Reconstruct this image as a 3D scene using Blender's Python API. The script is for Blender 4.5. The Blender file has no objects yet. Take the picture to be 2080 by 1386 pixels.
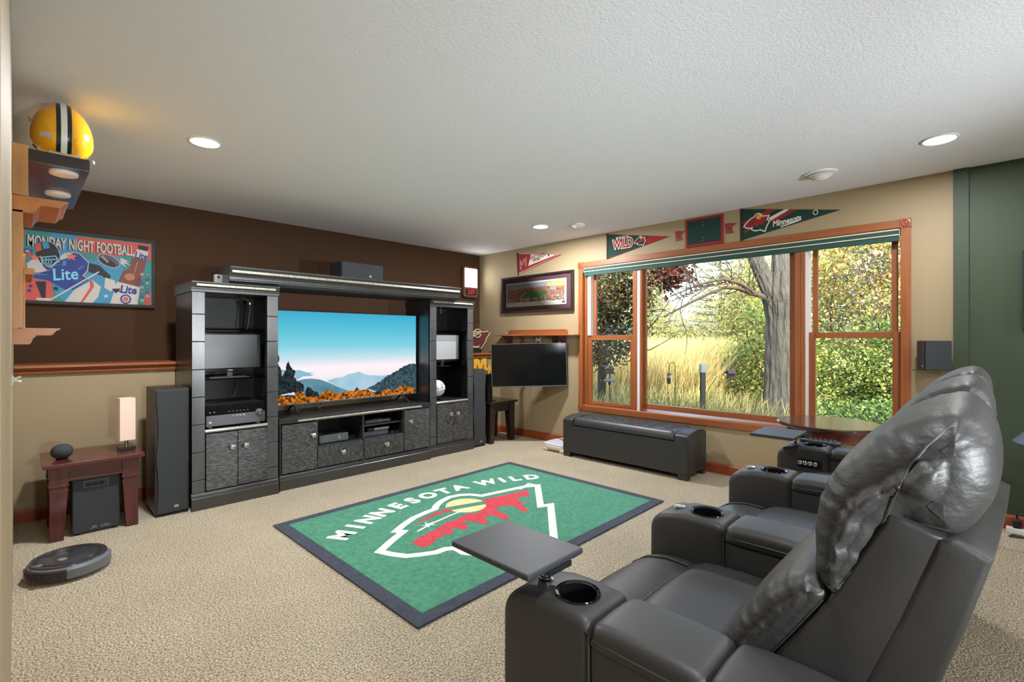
import bpy, bmesh, math, random
import numpy as np
from mathutils import Vector, Matrix, Euler
from mathutils.bvhtree import BVHTree
from mathutils.geometry import delaunay_2d_cdt

random.seed(7)
rng = np.random.default_rng(7)
SC = bpy.context.scene
COL = SC.collection
PI = math.pi


def lin(r, g, b, a=1.0):
    f = lambda v: (v / 255 / 12.92) if v / 255 <= 0.04045 else ((v / 255 + 0.055) / 1.055) ** 2.4
    return (f(r), f(g), f(b), a)


# ------------------------------------------------------------------ camera, sky, sun, exposure
cam = bpy.data.cameras.new('camera')
cam.sensor_width = 36.0
cam.lens = 983.07 / 2080 * 36.0
cam.shift_y = (689.6 - 693.0) / 2080
cam.clip_start = 0.02
cam.clip_end = 400
camo = bpy.data.objects.new('camera', cam)
COL.objects.link(camo)
camo.location = (0, 0, 1.255)
camo.rotation_euler = (PI / 2, 0, math.radians(44.32 - 90))
SC.camera = camo

W = bpy.data.worlds.new('sky')
SC.world = W
W.use_nodes = True
nt = W.node_tree
nt.nodes.clear()
wo = nt.nodes.new('ShaderNodeOutputWorld')
bg = nt.nodes.new('ShaderNodeBackground')
sky = nt.nodes.new('ShaderNodeTexSky')
sky.sky_type = 'NISHITA'
sky.sun_disc = False
sky.sun_elevation = math.radians(34)
sky.sun_rotation = math.radians(230)
sky.dust_density = 5.0
sky.air_density = 1.0
bg.inputs['Strength'].default_value = 1.1
nt.links.new(sky.outputs[0], bg.inputs[0])
nt.links.new(bg.outputs[0], wo.inputs[0])

sun = bpy.data.lights.new('sun', 'SUN')
sun.energy = 10.0
sun.color = (1.0, 0.90, 0.70)
sun.angle = math.radians(0.6)
suno = bpy.data.objects.new('sun', sun)
COL.objects.link(suno)
suno.location = (-8, -6, 14)
suno.rotation_euler = Vector((0.66, 0.48, -0.72)).to_track_quat('-Z', 'Y').to_euler()

VS = SC.view_settings
VS.view_transform = 'Standard'
VS.look = 'None'
VS.gamma = 1.0
VS.use_curve_mapping = False
VS.exposure = 0.32
SC.cycles.max_bounces = 8
SC.cycles.diffuse_bounces = 5
SC.cycles.glossy_bounces = 4
SC.cycles.transparent_max_bounces = 12
SC.cycles.caustics_reflective = False
SC.cycles.caustics_refractive = False

LAMP_W = 30.0        # each recessed lamp, watts
LAMP_COL = (0.98, 0.98, 1.0)

UP_W = 230.0         # each added uplighter, fill for the ceiling
UP_COL = (0.90, 0.96, 1.0)

# ------------------------------------------------------------------ materials
MATS = {}


def nd(t, kind, **kw):
    n = t.nodes.new(kind)
    for k, v in kw.items():
        setattr(n, k, v)
    return n


def mat(name, col, rough=0.5, metal=0.0, ior=1.5, vary=None, bump=None, stretch=(1, 1, 1), coat=0.0, emit=None,
        estr=1.0, sheen=0.0, col2=None, trans=0.0, bump2=None, detail=3.0, vpos=0.5):
    """vary=(scale, amount) mixes col with col2 by noise; bump=(scale, strength, distance)"""
    m = bpy.data.materials.new(name)
    m.use_nodes = True
    t = m.node_tree
    b = t.nodes['Principled BSDF']
    b.inputs['Base Color'].default_value = col
    b.inputs['Roughness'].default_value = rough
    b.inputs['Metallic'].default_value = metal
    b.inputs['IOR'].default_value = ior
    if coat:
        b.inputs['Coat Weight'].default_value = coat
        b.inputs['Coat Roughness'].default_value = 0.12
    if sheen:
        b.inputs['Sheen Weight'].default_value = sheen
    if trans:
        b.inputs['Subsurface Weight'].default_value = 0.0
    if emit:
        b.inputs['Emission Color'].default_value = emit
        b.inputs['Emission Strength'].default_value = estr
    mp = None
    if vary or bump or bump2:
        tc = nd(t, 'ShaderNodeTexCoord')
        mp = nd(t, 'ShaderNodeMapping')
        mp.inputs['Scale'].default_value = stretch
        t.links.new(tc.outputs['Object'], mp.inputs['Vector'])
    if vary:
        n = nd(t, 'ShaderNodeTexNoise')
        n.inputs['Scale'].default_value = vary[0]
        n.inputs['Detail'].default_value = detail
        t.links.new(mp.outputs[0], n.inputs['Vector'])
        r = nd(t, 'ShaderNodeValToRGB')
        a = vary[1]
        r.color_ramp.elements[0].position = vpos - a
        r.color_ramp.elements[1].position = vpos + a
        r.color_ramp.elements[0].color = col
        r.color_ramp.elements[1].color = col2 or tuple(min(1, c * 1.5) for c in col[:3]) + (1,)
        t.links.new(n.outputs['Fac'], r.inputs[0])
        t.links.new(r.outputs[0], b.inputs['Base Color'])
    last = None
    for bb in (bump, bump2):
        if not bb:
            continue
        n = nd(t, 'ShaderNodeTexNoise')
        n.inputs['Scale'].default_value = bb[0]
        n.inputs['Detail'].default_value = 2.0
        t.links.new(mp.outputs[0], n.inputs['Vector'])
        bn = nd(t, 'ShaderNodeBump')
        bn.inputs['Strength'].default_value = bb[1]
        bn.inputs['Distance'].default_value = bb[2]
        t.links.new(n.outputs['Fac'], bn.inputs['Height'])
        if last:
            t.links.new(last.outputs[0], bn.inputs['Normal'])
        last = bn
    if last:
        t.links.new(last.outputs[0], b.inputs['Normal'])
    MATS[name] = m
    return m


def wood(name, c1, c2, axis, rough=0.35, scale=14, coat=0.25, ior=1.5):
    st = [9.0, 9.0, 9.0]
    st['xyz'.index(axis)] = 0.7
    return mat(name, c1, rough, vary=(scale / 4, 0.28), col2=c2, stretch=tuple(st), coat=coat, ior=ior,
               bump=(scale, 0.05, 0.002), detail=5)


def flat(name, rgb, rough=0.6, ior=1.45, **k):
    return mat(name, lin(*rgb), rough, ior=ior, **k)


def glow(name, col, s):
    m = bpy.data.materials.new(name)
    m.use_nodes = True
    t = m.node_tree
    t.nodes.clear()
    o = nd(t, 'ShaderNodeOutputMaterial')
    e = nd(t, 'ShaderNodeEmission')
    e.inputs[0].default_value = col
    e.inputs[1].default_value = s
    t.links.new(e.outputs[0], o.inputs[0])
    MATS[name] = m
    return m


# paints and boards
mat('paint_tan', lin(160, 142, 110), 0.62, bump=(260, 0.10, 0.002))
mat('paint_brown', lin(68, 46, 28), 0.75, ior=1.3, bump=(260, 0.10, 0.002))
mat('paint_green', lin(58, 72, 52), 0.6, bump=(260, 0.10, 0.002))
mat('ceiling_white', lin(232, 235, 240), 0.85, bump=(80, 0.40, 0.005), bump2=(220, 0.25, 0.003))
wood('trim_wood_x', lin(160, 96, 52), lin(134, 70, 32), 'x', rough=0.45, coat=0.1)
wood('trim_wood_y', lin(160, 96, 52), lin(134, 70, 32), 'y', rough=0.45, coat=0.1)
wood('trim_wood_z', lin(160, 96, 52), lin(134, 70, 32), 'z', rough=0.45, coat=0.1)
wood('base_wood_x', lin(160, 78, 44), lin(138, 60, 30), 'x')
wood('base_wood_y', lin(160, 78, 44), lin(138, 60, 30), 'y')
wood('oak_z', lin(196, 148, 90), lin(162, 108, 56), 'z', scale=10)
wood('oak_y', lin(192, 124, 54), lin(164, 96, 38), 'y', scale=10)
wood('mahogany_x', lin(98, 44, 36), lin(62, 26, 24), 'x', rough=0.25)
wood('mahogany_z', lin(98, 44, 40), lin(60, 26, 26), 'z', rough=0.25)
wood('espresso_x', lin(44, 33, 30), lin(30, 24, 24), 'x', rough=0.3)
wood('espresso_z', lin(48, 34, 30), lin(30, 24, 24), 'z', rough=0.3)

# carpet
m = mat('carpet', lin(206, 186, 150), 0.95, sheen=0.2)
t = m.node_tree
b = t.nodes['Principled BSDF']
tc = nd(t, 'ShaderNodeTexCoord')
n1 = nd(t, 'ShaderNodeTexNoise'); n1.inputs['Scale'].default_value = 125; n1.inputs['Detail'].default_value = 3
n2 = nd(t, 'ShaderNodeTexNoise'); n2.inputs['Scale'].default_value = 2.2; n2.inputs['Detail'].default_value = 2
n3 = nd(t, 'ShaderNodeTexVoronoi'); n3.inputs['Scale'].default_value = 120
for n in (n1, n2, n3):
    t.links.new(tc.outputs['Object'], n.inputs['Vector'])
r1 = nd(t, 'ShaderNodeValToRGB')
r1.color_ramp.elements[0].position = 0.36; r1.color_ramp.elements[0].color = lin(128, 114, 88)
r1.color_ramp.elements[1].position = 0.60; r1.color_ramp.elements[1].color = lin(228, 212, 180)
t.links.new(n1.outputs['Fac'], r1.inputs[0])
mx = nd(t, 'ShaderNodeMixRGB', blend_type='MULTIPLY')
mx.inputs[0].default_value = 1.0
r2 = nd(t, 'ShaderNodeValToRGB')
r2.color_ramp.elements[0].position = 0.35; r2.color_ramp.elements[0].color = (0.90, 0.89, 0.87, 1)
r2.color_ramp.elements[1].position = 0.65; r2.color_ramp.elements[1].color = (1, 1, 1, 1)
t.links.new(n2.outputs['Fac'], r2.inputs[0])
t.links.new(r1.outputs[0], mx.inputs[1]); t.links.new(r2.outputs[0], mx.inputs[2])
t.links.new(mx.outputs[0], b.inputs['Base Color'])
ad = nd(t, 'ShaderNodeMath', operation='SUBTRACT')
t.links.new(n1.outputs['Fac'], ad.inputs[0]); t.links.new(n3.outputs['Distance'], ad.inputs[1])
bn = nd(t, 'ShaderNodeBump'); bn.inputs['Strength'].default_value = 0.9; bn.inputs['Distance'].default_value = 0.012
t.links.new(ad.outputs[0], bn.inputs['Height']); t.links.new(bn.outputs[0], b.inputs['Normal'])

# rug piles
for nm, c1, c2 in (('rug_green', (50, 122, 94), (78, 148, 118)), ('rug_navy', (40, 46, 60), (62, 68, 84)),
                   ('rug_white', (226, 228, 216), (244, 244, 234)), ('rug_red', (190, 44, 58), (214, 64, 78)),
                   ('rug_gold', (232, 204, 140), (246, 222, 164))):
    mat(nm, lin(*c1), 0.95, vary=(40, 0.2), col2=lin(*c2), bump=(260, 0.6, 0.004), sheen=0.1, detail=6)

# leather and blacks
mat('leather', lin(43, 43, 43), 0.50, ior=1.6, vary=(6, 0.3), col2=lin(50, 50, 50), bump=(150, 0.16, 0.002),
    bump2=(420, 0.12, 0.001))
mat('leather_gathered', lin(45, 45, 45), 0.50, ior=1.6, bump=(16, 0.30, 0.010), bump2=(150, 0.16, 0.002), stretch=(1.0, 2.2, 3.2))
mat('bench_leather', lin(44, 44, 45), 0.44, ior=1.6, bump=(120, 0.10, 0.002))
mat('black_paint', lin(30, 31, 32), 0.30, ior=1.9, vary=(9, 0.25), col2=lin(42, 43, 44), bump=(30, 0.04, 0.002))
mat('black_tile', lin(36, 38, 40), 0.32, ior=2.1, vary=(14, 0.3), col2=lin(62, 64, 66), stretch=(2, 2, 0.6), bump=(22, 0.08, 0.003))
mat('black_inside', lin(14, 15, 15), 0.5)
mat('black_bark', lin(24, 25, 26), 0.36, ior=1.8, vary=(46, 0.14), vpos=0.58, col2=lin(94, 96, 96), stretch=(0.7, 1, 2.6),
    bump=(70, 0.7, 0.005), detail=5)
mat('black_bark_upright', lin(24, 25, 26), 0.36, ior=1.8, vary=(46, 0.14), vpos=0.58, col2=lin(88, 90, 90), stretch=(2.6, 1, 0.7),
    bump=(70, 0.7, 0.005), detail=5)
mat('silver_leaf', lin(168, 166, 160), 0.34, metal=0.7, vary=(60, 0.2), col2=lin(200, 198, 190), bump=(90, 0.4, 0.003))
mat('braid', lin(150, 144, 132), 0.4, metal=0.4, vary=(120, 0.12), col2=lin(212, 204, 190), bump=(110, 0.8, 0.004))
mat('chrome', lin(205, 205, 205), 0.16, metal=1.0)
mat('steel', lin(190, 180, 168), 0.25, metal=1.0)
mat('plastic_black', lin(34, 35, 37), 0.35)
mat('plastic_gloss', lin(18, 18, 20), 0.1)
mat('plastic_grey', lin(86, 88, 92), 0.4)
mat('grille_cloth', lin(52, 55, 59), 0.85, bump=(700, 0.5, 0.001))
mat('speaker_wood', lin(58, 50, 44), 0.4, vary=(8, 0.3), col2=lin(44, 38, 34), stretch=(1, 1, 8))
mat('screen_off', lin(14, 16, 17), 0.12, ior=1.5)
mat('screen_dull', lin(50, 52, 54), 0.3, ior=1.6)
mat('screen_painted_glare', lin(168, 170, 174), 0.3)  # pale colour stands in for the window mirrored in the screen
mat('white_plastic', lin(232, 230, 228), 0.4)
mat('white_matte', lin(222, 220, 216), 0.7)
mat('lilac_plastic', lin(196, 194, 204), 0.45)
mat('vinyl_white', lin(226, 222, 220), 0.45)
mat('cream', lin(206, 192, 166), 0.5)
mat('blind_green', lin(34, 74, 66), 0.7, bump=(300, 0.2, 0.001))
mat('felt_green', lin(24, 56, 48), 0.9, bump=(300, 0.2, 0.001))
mat('felt_red', lin(150, 36, 42), 0.9, bump=(300, 0.2, 0.001))
mat('felt_white', lin(222, 214, 204), 0.9, bump=(300, 0.2, 0.001))
mat('felt_gold', lin(220, 160, 60), 0.9)
mat('felt_black', lin(40, 36, 36), 0.9)
mat('maroon', lin(92, 40, 44), 0.55)
mat('maroon_mat', lin(92, 62, 66), 0.6)
mat('frame_dark', lin(44, 34, 36), 0.28)
mat('frame_black', lin(36, 34, 34), 0.65)
mat('device_grey', lin(118, 118, 112), 0.5)
mat('lamp_shade', lin(232, 206, 190), 0.8, emit=lin(232, 200, 180), estr=0.10)
mat('table_top', lin(74, 46, 34), 0.16, coat=0.6, vary=(8, 0.3), col2=lin(56, 34, 26), stretch=(8, 0.8, 1))
mat('tray_top', lin(54, 57, 62), 0.5, bump=(200, 0.05, 0.001))
mat('helmet_gold', lin(246, 178, 30), 0.12, coat=0.8)
mat('dark_green_stripe', lin(24, 48, 44), 0.2)
mat('gold_sign', lin(232, 176, 56), 0.5)
mat('bronze', lin(104, 66, 48), 0.45)
mat('neon_tube', lin(196, 178, 140), 0.3)
mat('cable', lin(96, 90, 82), 0.5)
mat('cable_black', lin(26, 27, 30), 0.5)
mat('sticker_red', lin(150, 52, 46), 0.6)
mat('sticker_blue', lin(60, 70, 96), 0.6)
mat('robot_dark', lin(52, 54, 58), 0.22, coat=0.4)
mat('robot_side', lin(104, 107, 112), 0.4)
mat('wine_trim', lin(48, 32, 38), 0.3)
mat('fixture_white', lin(228, 227, 225), 0.5)
glow('lamp_disc', (1.0, 0.97, 0.92, 1), 9.0)
glow('clock_panel', (1.0, 0.97, 0.93, 1), 9.0)
glow('digits_red', lin(230, 60, 80), 0.9)

# window glass: a clear pane with a real surface reflection
m = bpy.data.materials.new('window_glass')
m.use_nodes = True
t = m.node_tree
t.nodes.clear()
o = nd(t, 'ShaderNodeOutputMaterial')
gl = nd(t, 'ShaderNodeBsdfGlossy'); gl.inputs['Roughness'].default_value = 0.02
tr = nd(t, 'ShaderNodeBsdfTransparent'); tr.inputs[0].default_value = (0.97, 0.985, 0.975, 1)
fr = nd(t, 'ShaderNodeFresnel'); fr.inputs[0].default_value = 1.3
mi = nd(t, 'ShaderNodeMixShader')
t.links.new(fr.outputs[0], mi.inputs[0]); t.links.new(tr.outputs[0], mi.inputs[1]); t.links.new(gl.outputs[0], mi.inputs[2])
t.links.new(mi.outputs[0], o.inputs[0])
MATS['window_glass'] = m
m2 = m.copy(); m2.name = 'shelf_glass'; MATS['shelf_glass'] = m2
m2.node_tree.nodes['Transparent BSDF'].inputs[0].default_value = (0.72, 0.78, 0.76, 1)

# TV sky: vertical gradient that the panel itself emits
m = bpy.data.materials.new('tv_sky')
m.use_nodes = True
t = m.node_tree
t.nodes.clear()
o = nd(t, 'ShaderNodeOutputMaterial'); e = nd(t, 'ShaderNodeEmission')
tc = nd(t, 'ShaderNodeTexCoord'); sp = nd(t, 'ShaderNodeSeparateXYZ'); r = nd(t, 'ShaderNodeValToRGB')
mr = nd(t, 'ShaderNodeMapRange'); mr.inputs[1].default_value = 0.09; mr.inputs[2].default_value = 0.93
t.links.new(tc.outputs['Object'], sp.inputs[0]); t.links.new(sp.outputs[2], mr.inputs[0]); t.links.new(mr.outputs[0], r.inputs[0])
cr = r.color_ramp
cr.elements[0].position = 0.0; cr.elements[0].color = lin(176, 200, 214)
cr.elements[1].position = 1.0; cr.elements[1].color = lin(56, 156, 190)
for p, c in ((0.36, (236, 222, 224)), (0.47, (180, 206, 216)), (0.60, (120, 192, 208)), (0.78, (84, 178, 198))):
    x = cr.elements.new(p); x.color = lin(*c)
t.links.new(r.outputs[0], e.inputs[0]); t.links.new(e.outputs[0], o.inputs[0])
MATS['tv_sky'] = m


def glow_noise(name, c1, c2, scale, s=1.0):
    m = glow(name, c1, s)
    t = m.node_tree
    e = t.nodes['Emission']
    tc = nd(t, 'ShaderNodeTexCoord'); n = nd(t, 'ShaderNodeTexNoise'); r = nd(t, 'ShaderNodeValToRGB')
    n.inputs['Scale'].default_value = scale; n.inputs['Detail'].default_value = 6
    r.color_ramp.elements[0].position = 0.38; r.color_ramp.elements[0].color = c1
    r.color_ramp.elements[1].position = 0.62; r.color_ramp.elements[1].color = c2
    t.links.new(tc.outputs['Object'], n.inputs['Vector']); t.links.new(n.outputs['Fac'], r.inputs[0]); t.links.new(r.outputs[0], e.inputs[0])


glow_noise('tv_far', lin(112, 158, 178), lin(140, 182, 198), 3)
glow_noise('tv_mid', lin(70, 112, 132), lin(104, 142, 156), 4)
glow_noise('tv_peak', lin(132, 172, 192), lin(166, 194, 208), 3)
glow_noise('tv_hill', lin(34, 52, 62), lin(66, 88, 98), 40)
glow_noise('tv_tree', lin(20, 28, 34), lin(46, 54, 54), 40)
glow_noise('tv_orange', lin(58, 42, 22), lin(206, 116, 32), 44)

# outdoors
def leafm(name, c1, c2):
    m = mat(name, lin(*c1), 0.6, vary=(3.0, 0.2), col2=lin(*c2))
    t = m.node_tree
    b = t.nodes['Principled BSDF']
    o = t.nodes['Material Output']
    tl = nd(t, 'ShaderNodeBsdfTranslucent')
    src = b.inputs['Base Color'].links[0].from_socket
    t.links.new(src, tl.inputs[0])
    mx = nd(t, 'ShaderNodeMixShader'); mx.inputs[0].default_value = 0.4
    t.links.new(b.outputs[0], mx.inputs[1]); t.links.new(tl.outputs[0], mx.inputs[2]); t.links.new(mx.outputs[0], o.inputs[0])
    return m


leafm('leaf_red', (98, 48, 44), (76, 52, 42))
leafm('leaf_bronze', (92, 78, 56), (70, 66, 50))
leafm('leaf_green', (126, 154, 76), (92, 124, 58))
leafm('leaf_yellow', (204, 186, 106), (180, 166, 98))
leafm('leaf_olive', (150, 152, 84), (112, 120, 70))
leafm('leaf_orange', (190, 150, 100), (172, 124, 88))
leafm('leaf_dark', (70, 98, 52), (52, 78, 44))
leafm('reed_straw', (218, 202, 150), (186, 168, 116))
leafm('reed_green', (150, 152, 98), (112, 122, 76))
mat('bark', lin(38, 39, 39), 0.9, vary=(7, 0.3), col2=lin(66, 67, 66), stretch=(1.6, 1.6, 0.35), bump=(14, 1.0, 0.05))
mat('twig', lin(54, 48, 42), 0.9)
mat('ground', lin(110, 118, 70), 0.95, vary=(2, 0.3), col2=lin(160, 146, 96))
mat('post_wood', lin(44, 46, 40), 0.9, vary=(8, 0.3), col2=lin(60, 60, 52))
mat('cap_metal', lin(120, 140, 146), 0.5)
mat('feeder_dark', lin(50, 44, 46), 0.7)
mat('feeder_blue', lin(88, 96, 116), 0.6)
mat('siding', lin(150, 140, 124), 0.8)


# ------------------------------------------------------------------ mesh building
class MB:
    """collects shapes into one mesh; coordinates are in room space unless the thing is local"""

    def __init__(self):
        self.v = []
        self.f = []
        self.m = []
        self.cur = 0

    def add(self, vs, fs):
        o = len(self.v)
        self.v += [tuple(p) for p in vs]
        for f in fs:
            self.f.append([i + o for i in f])
            self.m.append(self.cur)
        return self

    def box(self, x0, x1, y0, y1, z0, z1):
        if x0 > x1: x0, x1 = x1, x0
        if y0 > y1: y0, y1 = y1, y0
        if z0 > z1: z0, z1 = z1, z0
        return self.add([(x0, y0, z0), (x1, y0, z0), (x1, y1, z0), (x0, y1, z0), (x0, y0, z1), (x1, y0, z1), (x1, y1, z1), (x0, y1, z1)],
                        [(0, 3, 2, 1), (4, 5, 6, 7), (0, 1, 5, 4), (1, 2, 6, 5), (2, 3, 7, 6), (3, 0, 4, 7)])

    def rbox(self, c, s, M):
        """box of size s centred on c, turned by the matrix M"""
        a = [Vector((sx * s[0] / 2, sy * s[1] / 2, sz * s[2] / 2)) for sz in (-1, 1) for sx, sy in ((-1, -1), (1, -1), (1, 1), (-1, 1))]
        return self.add([M @ p + Vector(c) for p in a],
                        [(0, 3, 2, 1), (4, 5, 6, 7), (0, 1, 5, 4), (1, 2, 6, 5), (2, 3, 7, 6), (3, 0, 4, 7)])

    def prism(self, pts, axis, a, b):
        """extrude a closed outline along an axis; pts are the two other coordinates in xyz order"""
        n = len(pts)
        ar = sum(pts[i][0] * pts[(i + 1) % n][1] - pts[(i + 1) % n][0] * pts[i][1] for i in range(n))
        P = list(pts) if ar > 0 else list(pts)[::-1]
        if axis == 'y':
            P = P[::-1]

        def mk(p, q):
            return {'x': (q, p[0], p[1]), 'y': (p[0], q, p[1]), 'z': (p[0], p[1], q)}[axis]
        vs = [mk(p, a) for p in P] + [mk(p, b) for p in P]
        fs = [tuple(range(n))[::-1], tuple(range(n, 2 * n))] + [(i, (i + 1) % n, n + (i + 1) % n, n + i) for i in range(n)]
        if a > b:
            fs = [f[::-1] for f in fs]
        return self.add(vs, fs)

    def lathe(self, prof, c=(0, 0, 0), axis='z', n=32, M=None, caps=(True, True)):
        """prof is (radius, height) from bottom to top"""
        vs = []
        fs = []
        for r, h in prof:
            for i in range(n):
                a = 2 * PI * i / n
                p = Vector((r * math.cos(a), r * math.sin(a), h))
                if axis == 'x': p = Vector((p.z, p.x, p.y))
                if axis == 'y': p = Vector((p.y, p.z, p.x))
                if M is not None: p = M @ p
                vs.append(p + Vector(c))
        k = len(prof)
        for j in range(k - 1):
            for i in range(n):
                fs.append((j * n + i, j * n + (i + 1) % n, (j + 1) * n + (i + 1) % n, (j + 1) * n + i))
        if caps[0]: fs.append(tuple(range(n))[::-1])
        if caps[1]: fs.append(tuple(range((k - 1) * n, k * n)))
        return self.add(vs, fs)

    def tube(self, pts, r, n=8):
        pts = [Vector(p) for p in pts]
        k = len(pts)
        rs = r if isinstance(r, (list, tuple)) else [r] * k
        vs = []
        fs = []
        up = Vector((0.13, 0.31, 0.94)).normalized()
        for j, p in enumerate(pts):
            d = (pts[min(j + 1, k - 1)] - pts[max(j - 1, 0)])
            d = d.normalized() if d.length > 1e-9 else Vector((0, 0, 1))
            s = d.cross(up)
            if s.length < 1e-3: s = d.cross(Vector((1, 0, 0)))
            s.normalize()
            u = s.cross(d).normalized()
            for i in range(n):
                a = 2 * PI * i / n
                vs.append(p + (s * math.cos(a) + u * math.sin(a)) * rs[j])
        for j in range(k - 1):
            for i in range(n):
                fs.append((j * n + i, j * n + (i + 1) % n, (j + 1) * n + (i + 1) % n, (j + 1) * n + i))
        fs.append(tuple(range(n))[::-1])
        fs.append(tuple(range((k - 1) * n, k * n)))
        return self.add(vs, fs)

    def superq(self, c, s, e1=0.4, e2=0.4, nu=28, nv=16, M=None):
        f = lambda v, e: math.copysign(abs(v) ** e, v)
        vs = []
        fs = []
        for j in range(nv + 1):
            t = -PI / 2 + PI * j / nv
            for i in range(nu):
                a = 2 * PI * i / nu
                p = Vector((s[0] * f(math.cos(t), e1) * f(math.cos(a), e2), s[1] * f(math.cos(t), e1) * f(math.sin(a), e2), s[2] * f(math.sin(t), e1)))
                if M is not None: p = M @ p
                vs.append(p + Vector(c))
        for j in range(nv):
            for i in range(nu):
                fs.append((j * nu + i, j * nu + (i + 1) % nu, (j + 1) * nu + (i + 1) % nu, (j + 1) * nu + i))
        return self.add(vs, fs)

    def slab(self, pts, place, th):
        """a flat outline with a thickness; place(u, v, w) gives room coordinates"""
        n = len(pts)
        ar = sum(pts[i][0] * pts[(i + 1) % n][1] - pts[(i + 1) % n][0] * pts[i][1] for i in range(n))
        P = list(pts) if ar > 0 else list(pts)[::-1]
        vs = [place(p[0], p[1], 0) for p in P] + [place(p[0], p[1], th) for p in P]
        fs = [tuple(range(n))[::-1], tuple(range(n, 2 * n))] + [(i, (i + 1) % n, n + (i + 1) % n, n + i) for i in range(n)]
        return self.add(vs, fs)


ROOT = {}


def setp(o, label=None, cat=None, group=None, kind=None):
    if label: o['label'] = label
    if cat: o['category'] = cat
    if group: o['group'] = group
    if kind: o['kind'] = kind


def thing(name, label, cat, loc=(0, 0, 0), rotz=0.0, group=None, local=False, kind=None):
    o = bpy.data.objects.new(name, None)
    o.empty_display_size = 0.1
    COL.objects.link(o)
    o.location = loc
    o.rotation_euler = (0, 0, rotz)
    setp(o, label, cat, group, kind)
    ROOT[o.name] = Vector((0, 0, 0)) if local else Vector(loc)
    return o


def obj(name, mb, mats, parent=None, bevel=0, seg=2, smooth=True, label=None, cat=None, group=None, kind=None, loc=None, angle=35):
    """one mesh object; as a child its coordinates are taken relative to its thing"""
    if isinstance(mats, str): mats = [mats]
    off = Vector((0, 0, 0))
    if parent is not None:
        off = ROOT[parent.name]
    elif loc is not None:
        off = Vector(loc)
    me = bpy.data.meshes.new(name)
    me.from_pydata([tuple(Vector(p) - off) for p in mb.v], [], mb.f)
    for q in mats: me.materials.append(MATS[q])
    if len(mats) > 1:
        me.polygons.foreach_set('material_index', mb.m)
    bm = bmesh.new()
    bm.from_mesh(me)
    if bevel:
        ed = [e for e in bm.edges if len(e.link_faces) == 2 and e.calc_face_angle(0) > 0.5]
        try:
            bmesh.ops.bevel(bm, geom=ed, offset=bevel, segments=seg, affect='EDGES', profile=0.5, clamp_overlap=True)
        except Exception:
            pass
    bmesh.ops.recalc_face_normals(bm, faces=bm.faces)
    bm.to_mesh(me)
    bm.free()
    if smooth:
        me.polygons.foreach_set('use_smooth', [True] * len(me.polygons))
        me.set_sharp_from_angle(angle=math.radians(angle))
    o = bpy.data.objects.new(name, me)
    COL.objects.link(o)
    if bevel and smooth:
        wn = o.modifiers.new('weighted', 'WEIGHTED_NORMAL')
        wn.keep_sharp = True
        wn.weight = 100
    if parent is not None:
        o.parent = parent
    elif loc is not None:
        o.location = loc
    ROOT[o.name] = off
    setp(o, label, cat, group, kind)
    return o


def box(name, mats, x0, x1, y0, y1, z0, z1, parent=None, bevel=0, **k):
    return obj(name, MB().box(x0, x1, y0, y1, z0, z1), mats, parent, bevel, **k)


def copy_tree(o, parent=None):
    c = o.copy()
    COL.objects.link(c)
    c.parent = parent
    ROOT[c.name] = ROOT.get(o.name, Vector((0, 0, 0)))
    for ch in list(o.children):
        copy_tree(ch, c)
    return c


_fonts = []


def text_mesh(body, size, xs=1.0, bold=0.0, shear=0.0, align='CENTER', space=1.0):
    """outline of a word as (verts, faces) in the xy plane"""
    cu = bpy.data.curves.new('t', 'FONT')
    cu.body = body
    cu.size = size
    cu.align_x = align
    cu.align_y = 'CENTER'
    cu.offset = bold
    cu.shear = shear
    cu.space_character = space
    cu.resolution_u = 3
    o = bpy.data.objects.new('t', cu)
    COL.objects.link(o)
    dg = bpy.context.evaluated_depsgraph_get()
    dg.update()
    me = o.evaluated_get(dg).to_mesh()
    vs = [(p.co.x * xs, p.co.y) for p in me.vertices]
    fs = [tuple(p.vertices) for p in me.polygons]
    o.evaluated_get(dg).to_mesh_clear()
    bpy.data.objects.remove(o)
    bpy.data.curves.remove(cu)
    return vs, fs


TXT = {}


def put_text(mb, body, size, place, w, xs=1.0, bold=0.0, shear=0.0, align='CENTER', space=1.0):
    key = (body, size, xs, bold, shear, align, space)
    if key not in TXT:
        TXT[key] = text_mesh(*key)
    vs, fs = TXT[key]
    mb.add([place(u, v, w) for u, v in vs], fs)
    return mb


# words needed later are made first, while the scene is still small
def star(c, r, r2=0.42, n=5, a0=PI / 2):
    return [(c[0] + (r if i % 2 == 0 else r * r2) * math.cos(a0 + PI * i / n), c[1] + (r if i % 2 == 0 else r * r2) * math.sin(a0 + PI * i / n)) for i in range(2 * n)]


def ell(c, rx, ry, rot=0.0, n=20):
    return [(c[0] + rx * math.cos(2 * PI * i / n) * math.cos(rot) - ry * math.sin(2 * PI * i / n) * math.sin(rot),
             c[1] + rx * math.cos(2 * PI * i / n) * math.sin(rot) + ry * math.sin(2 * PI * i / n) * math.cos(rot)) for i in range(n)]


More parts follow.
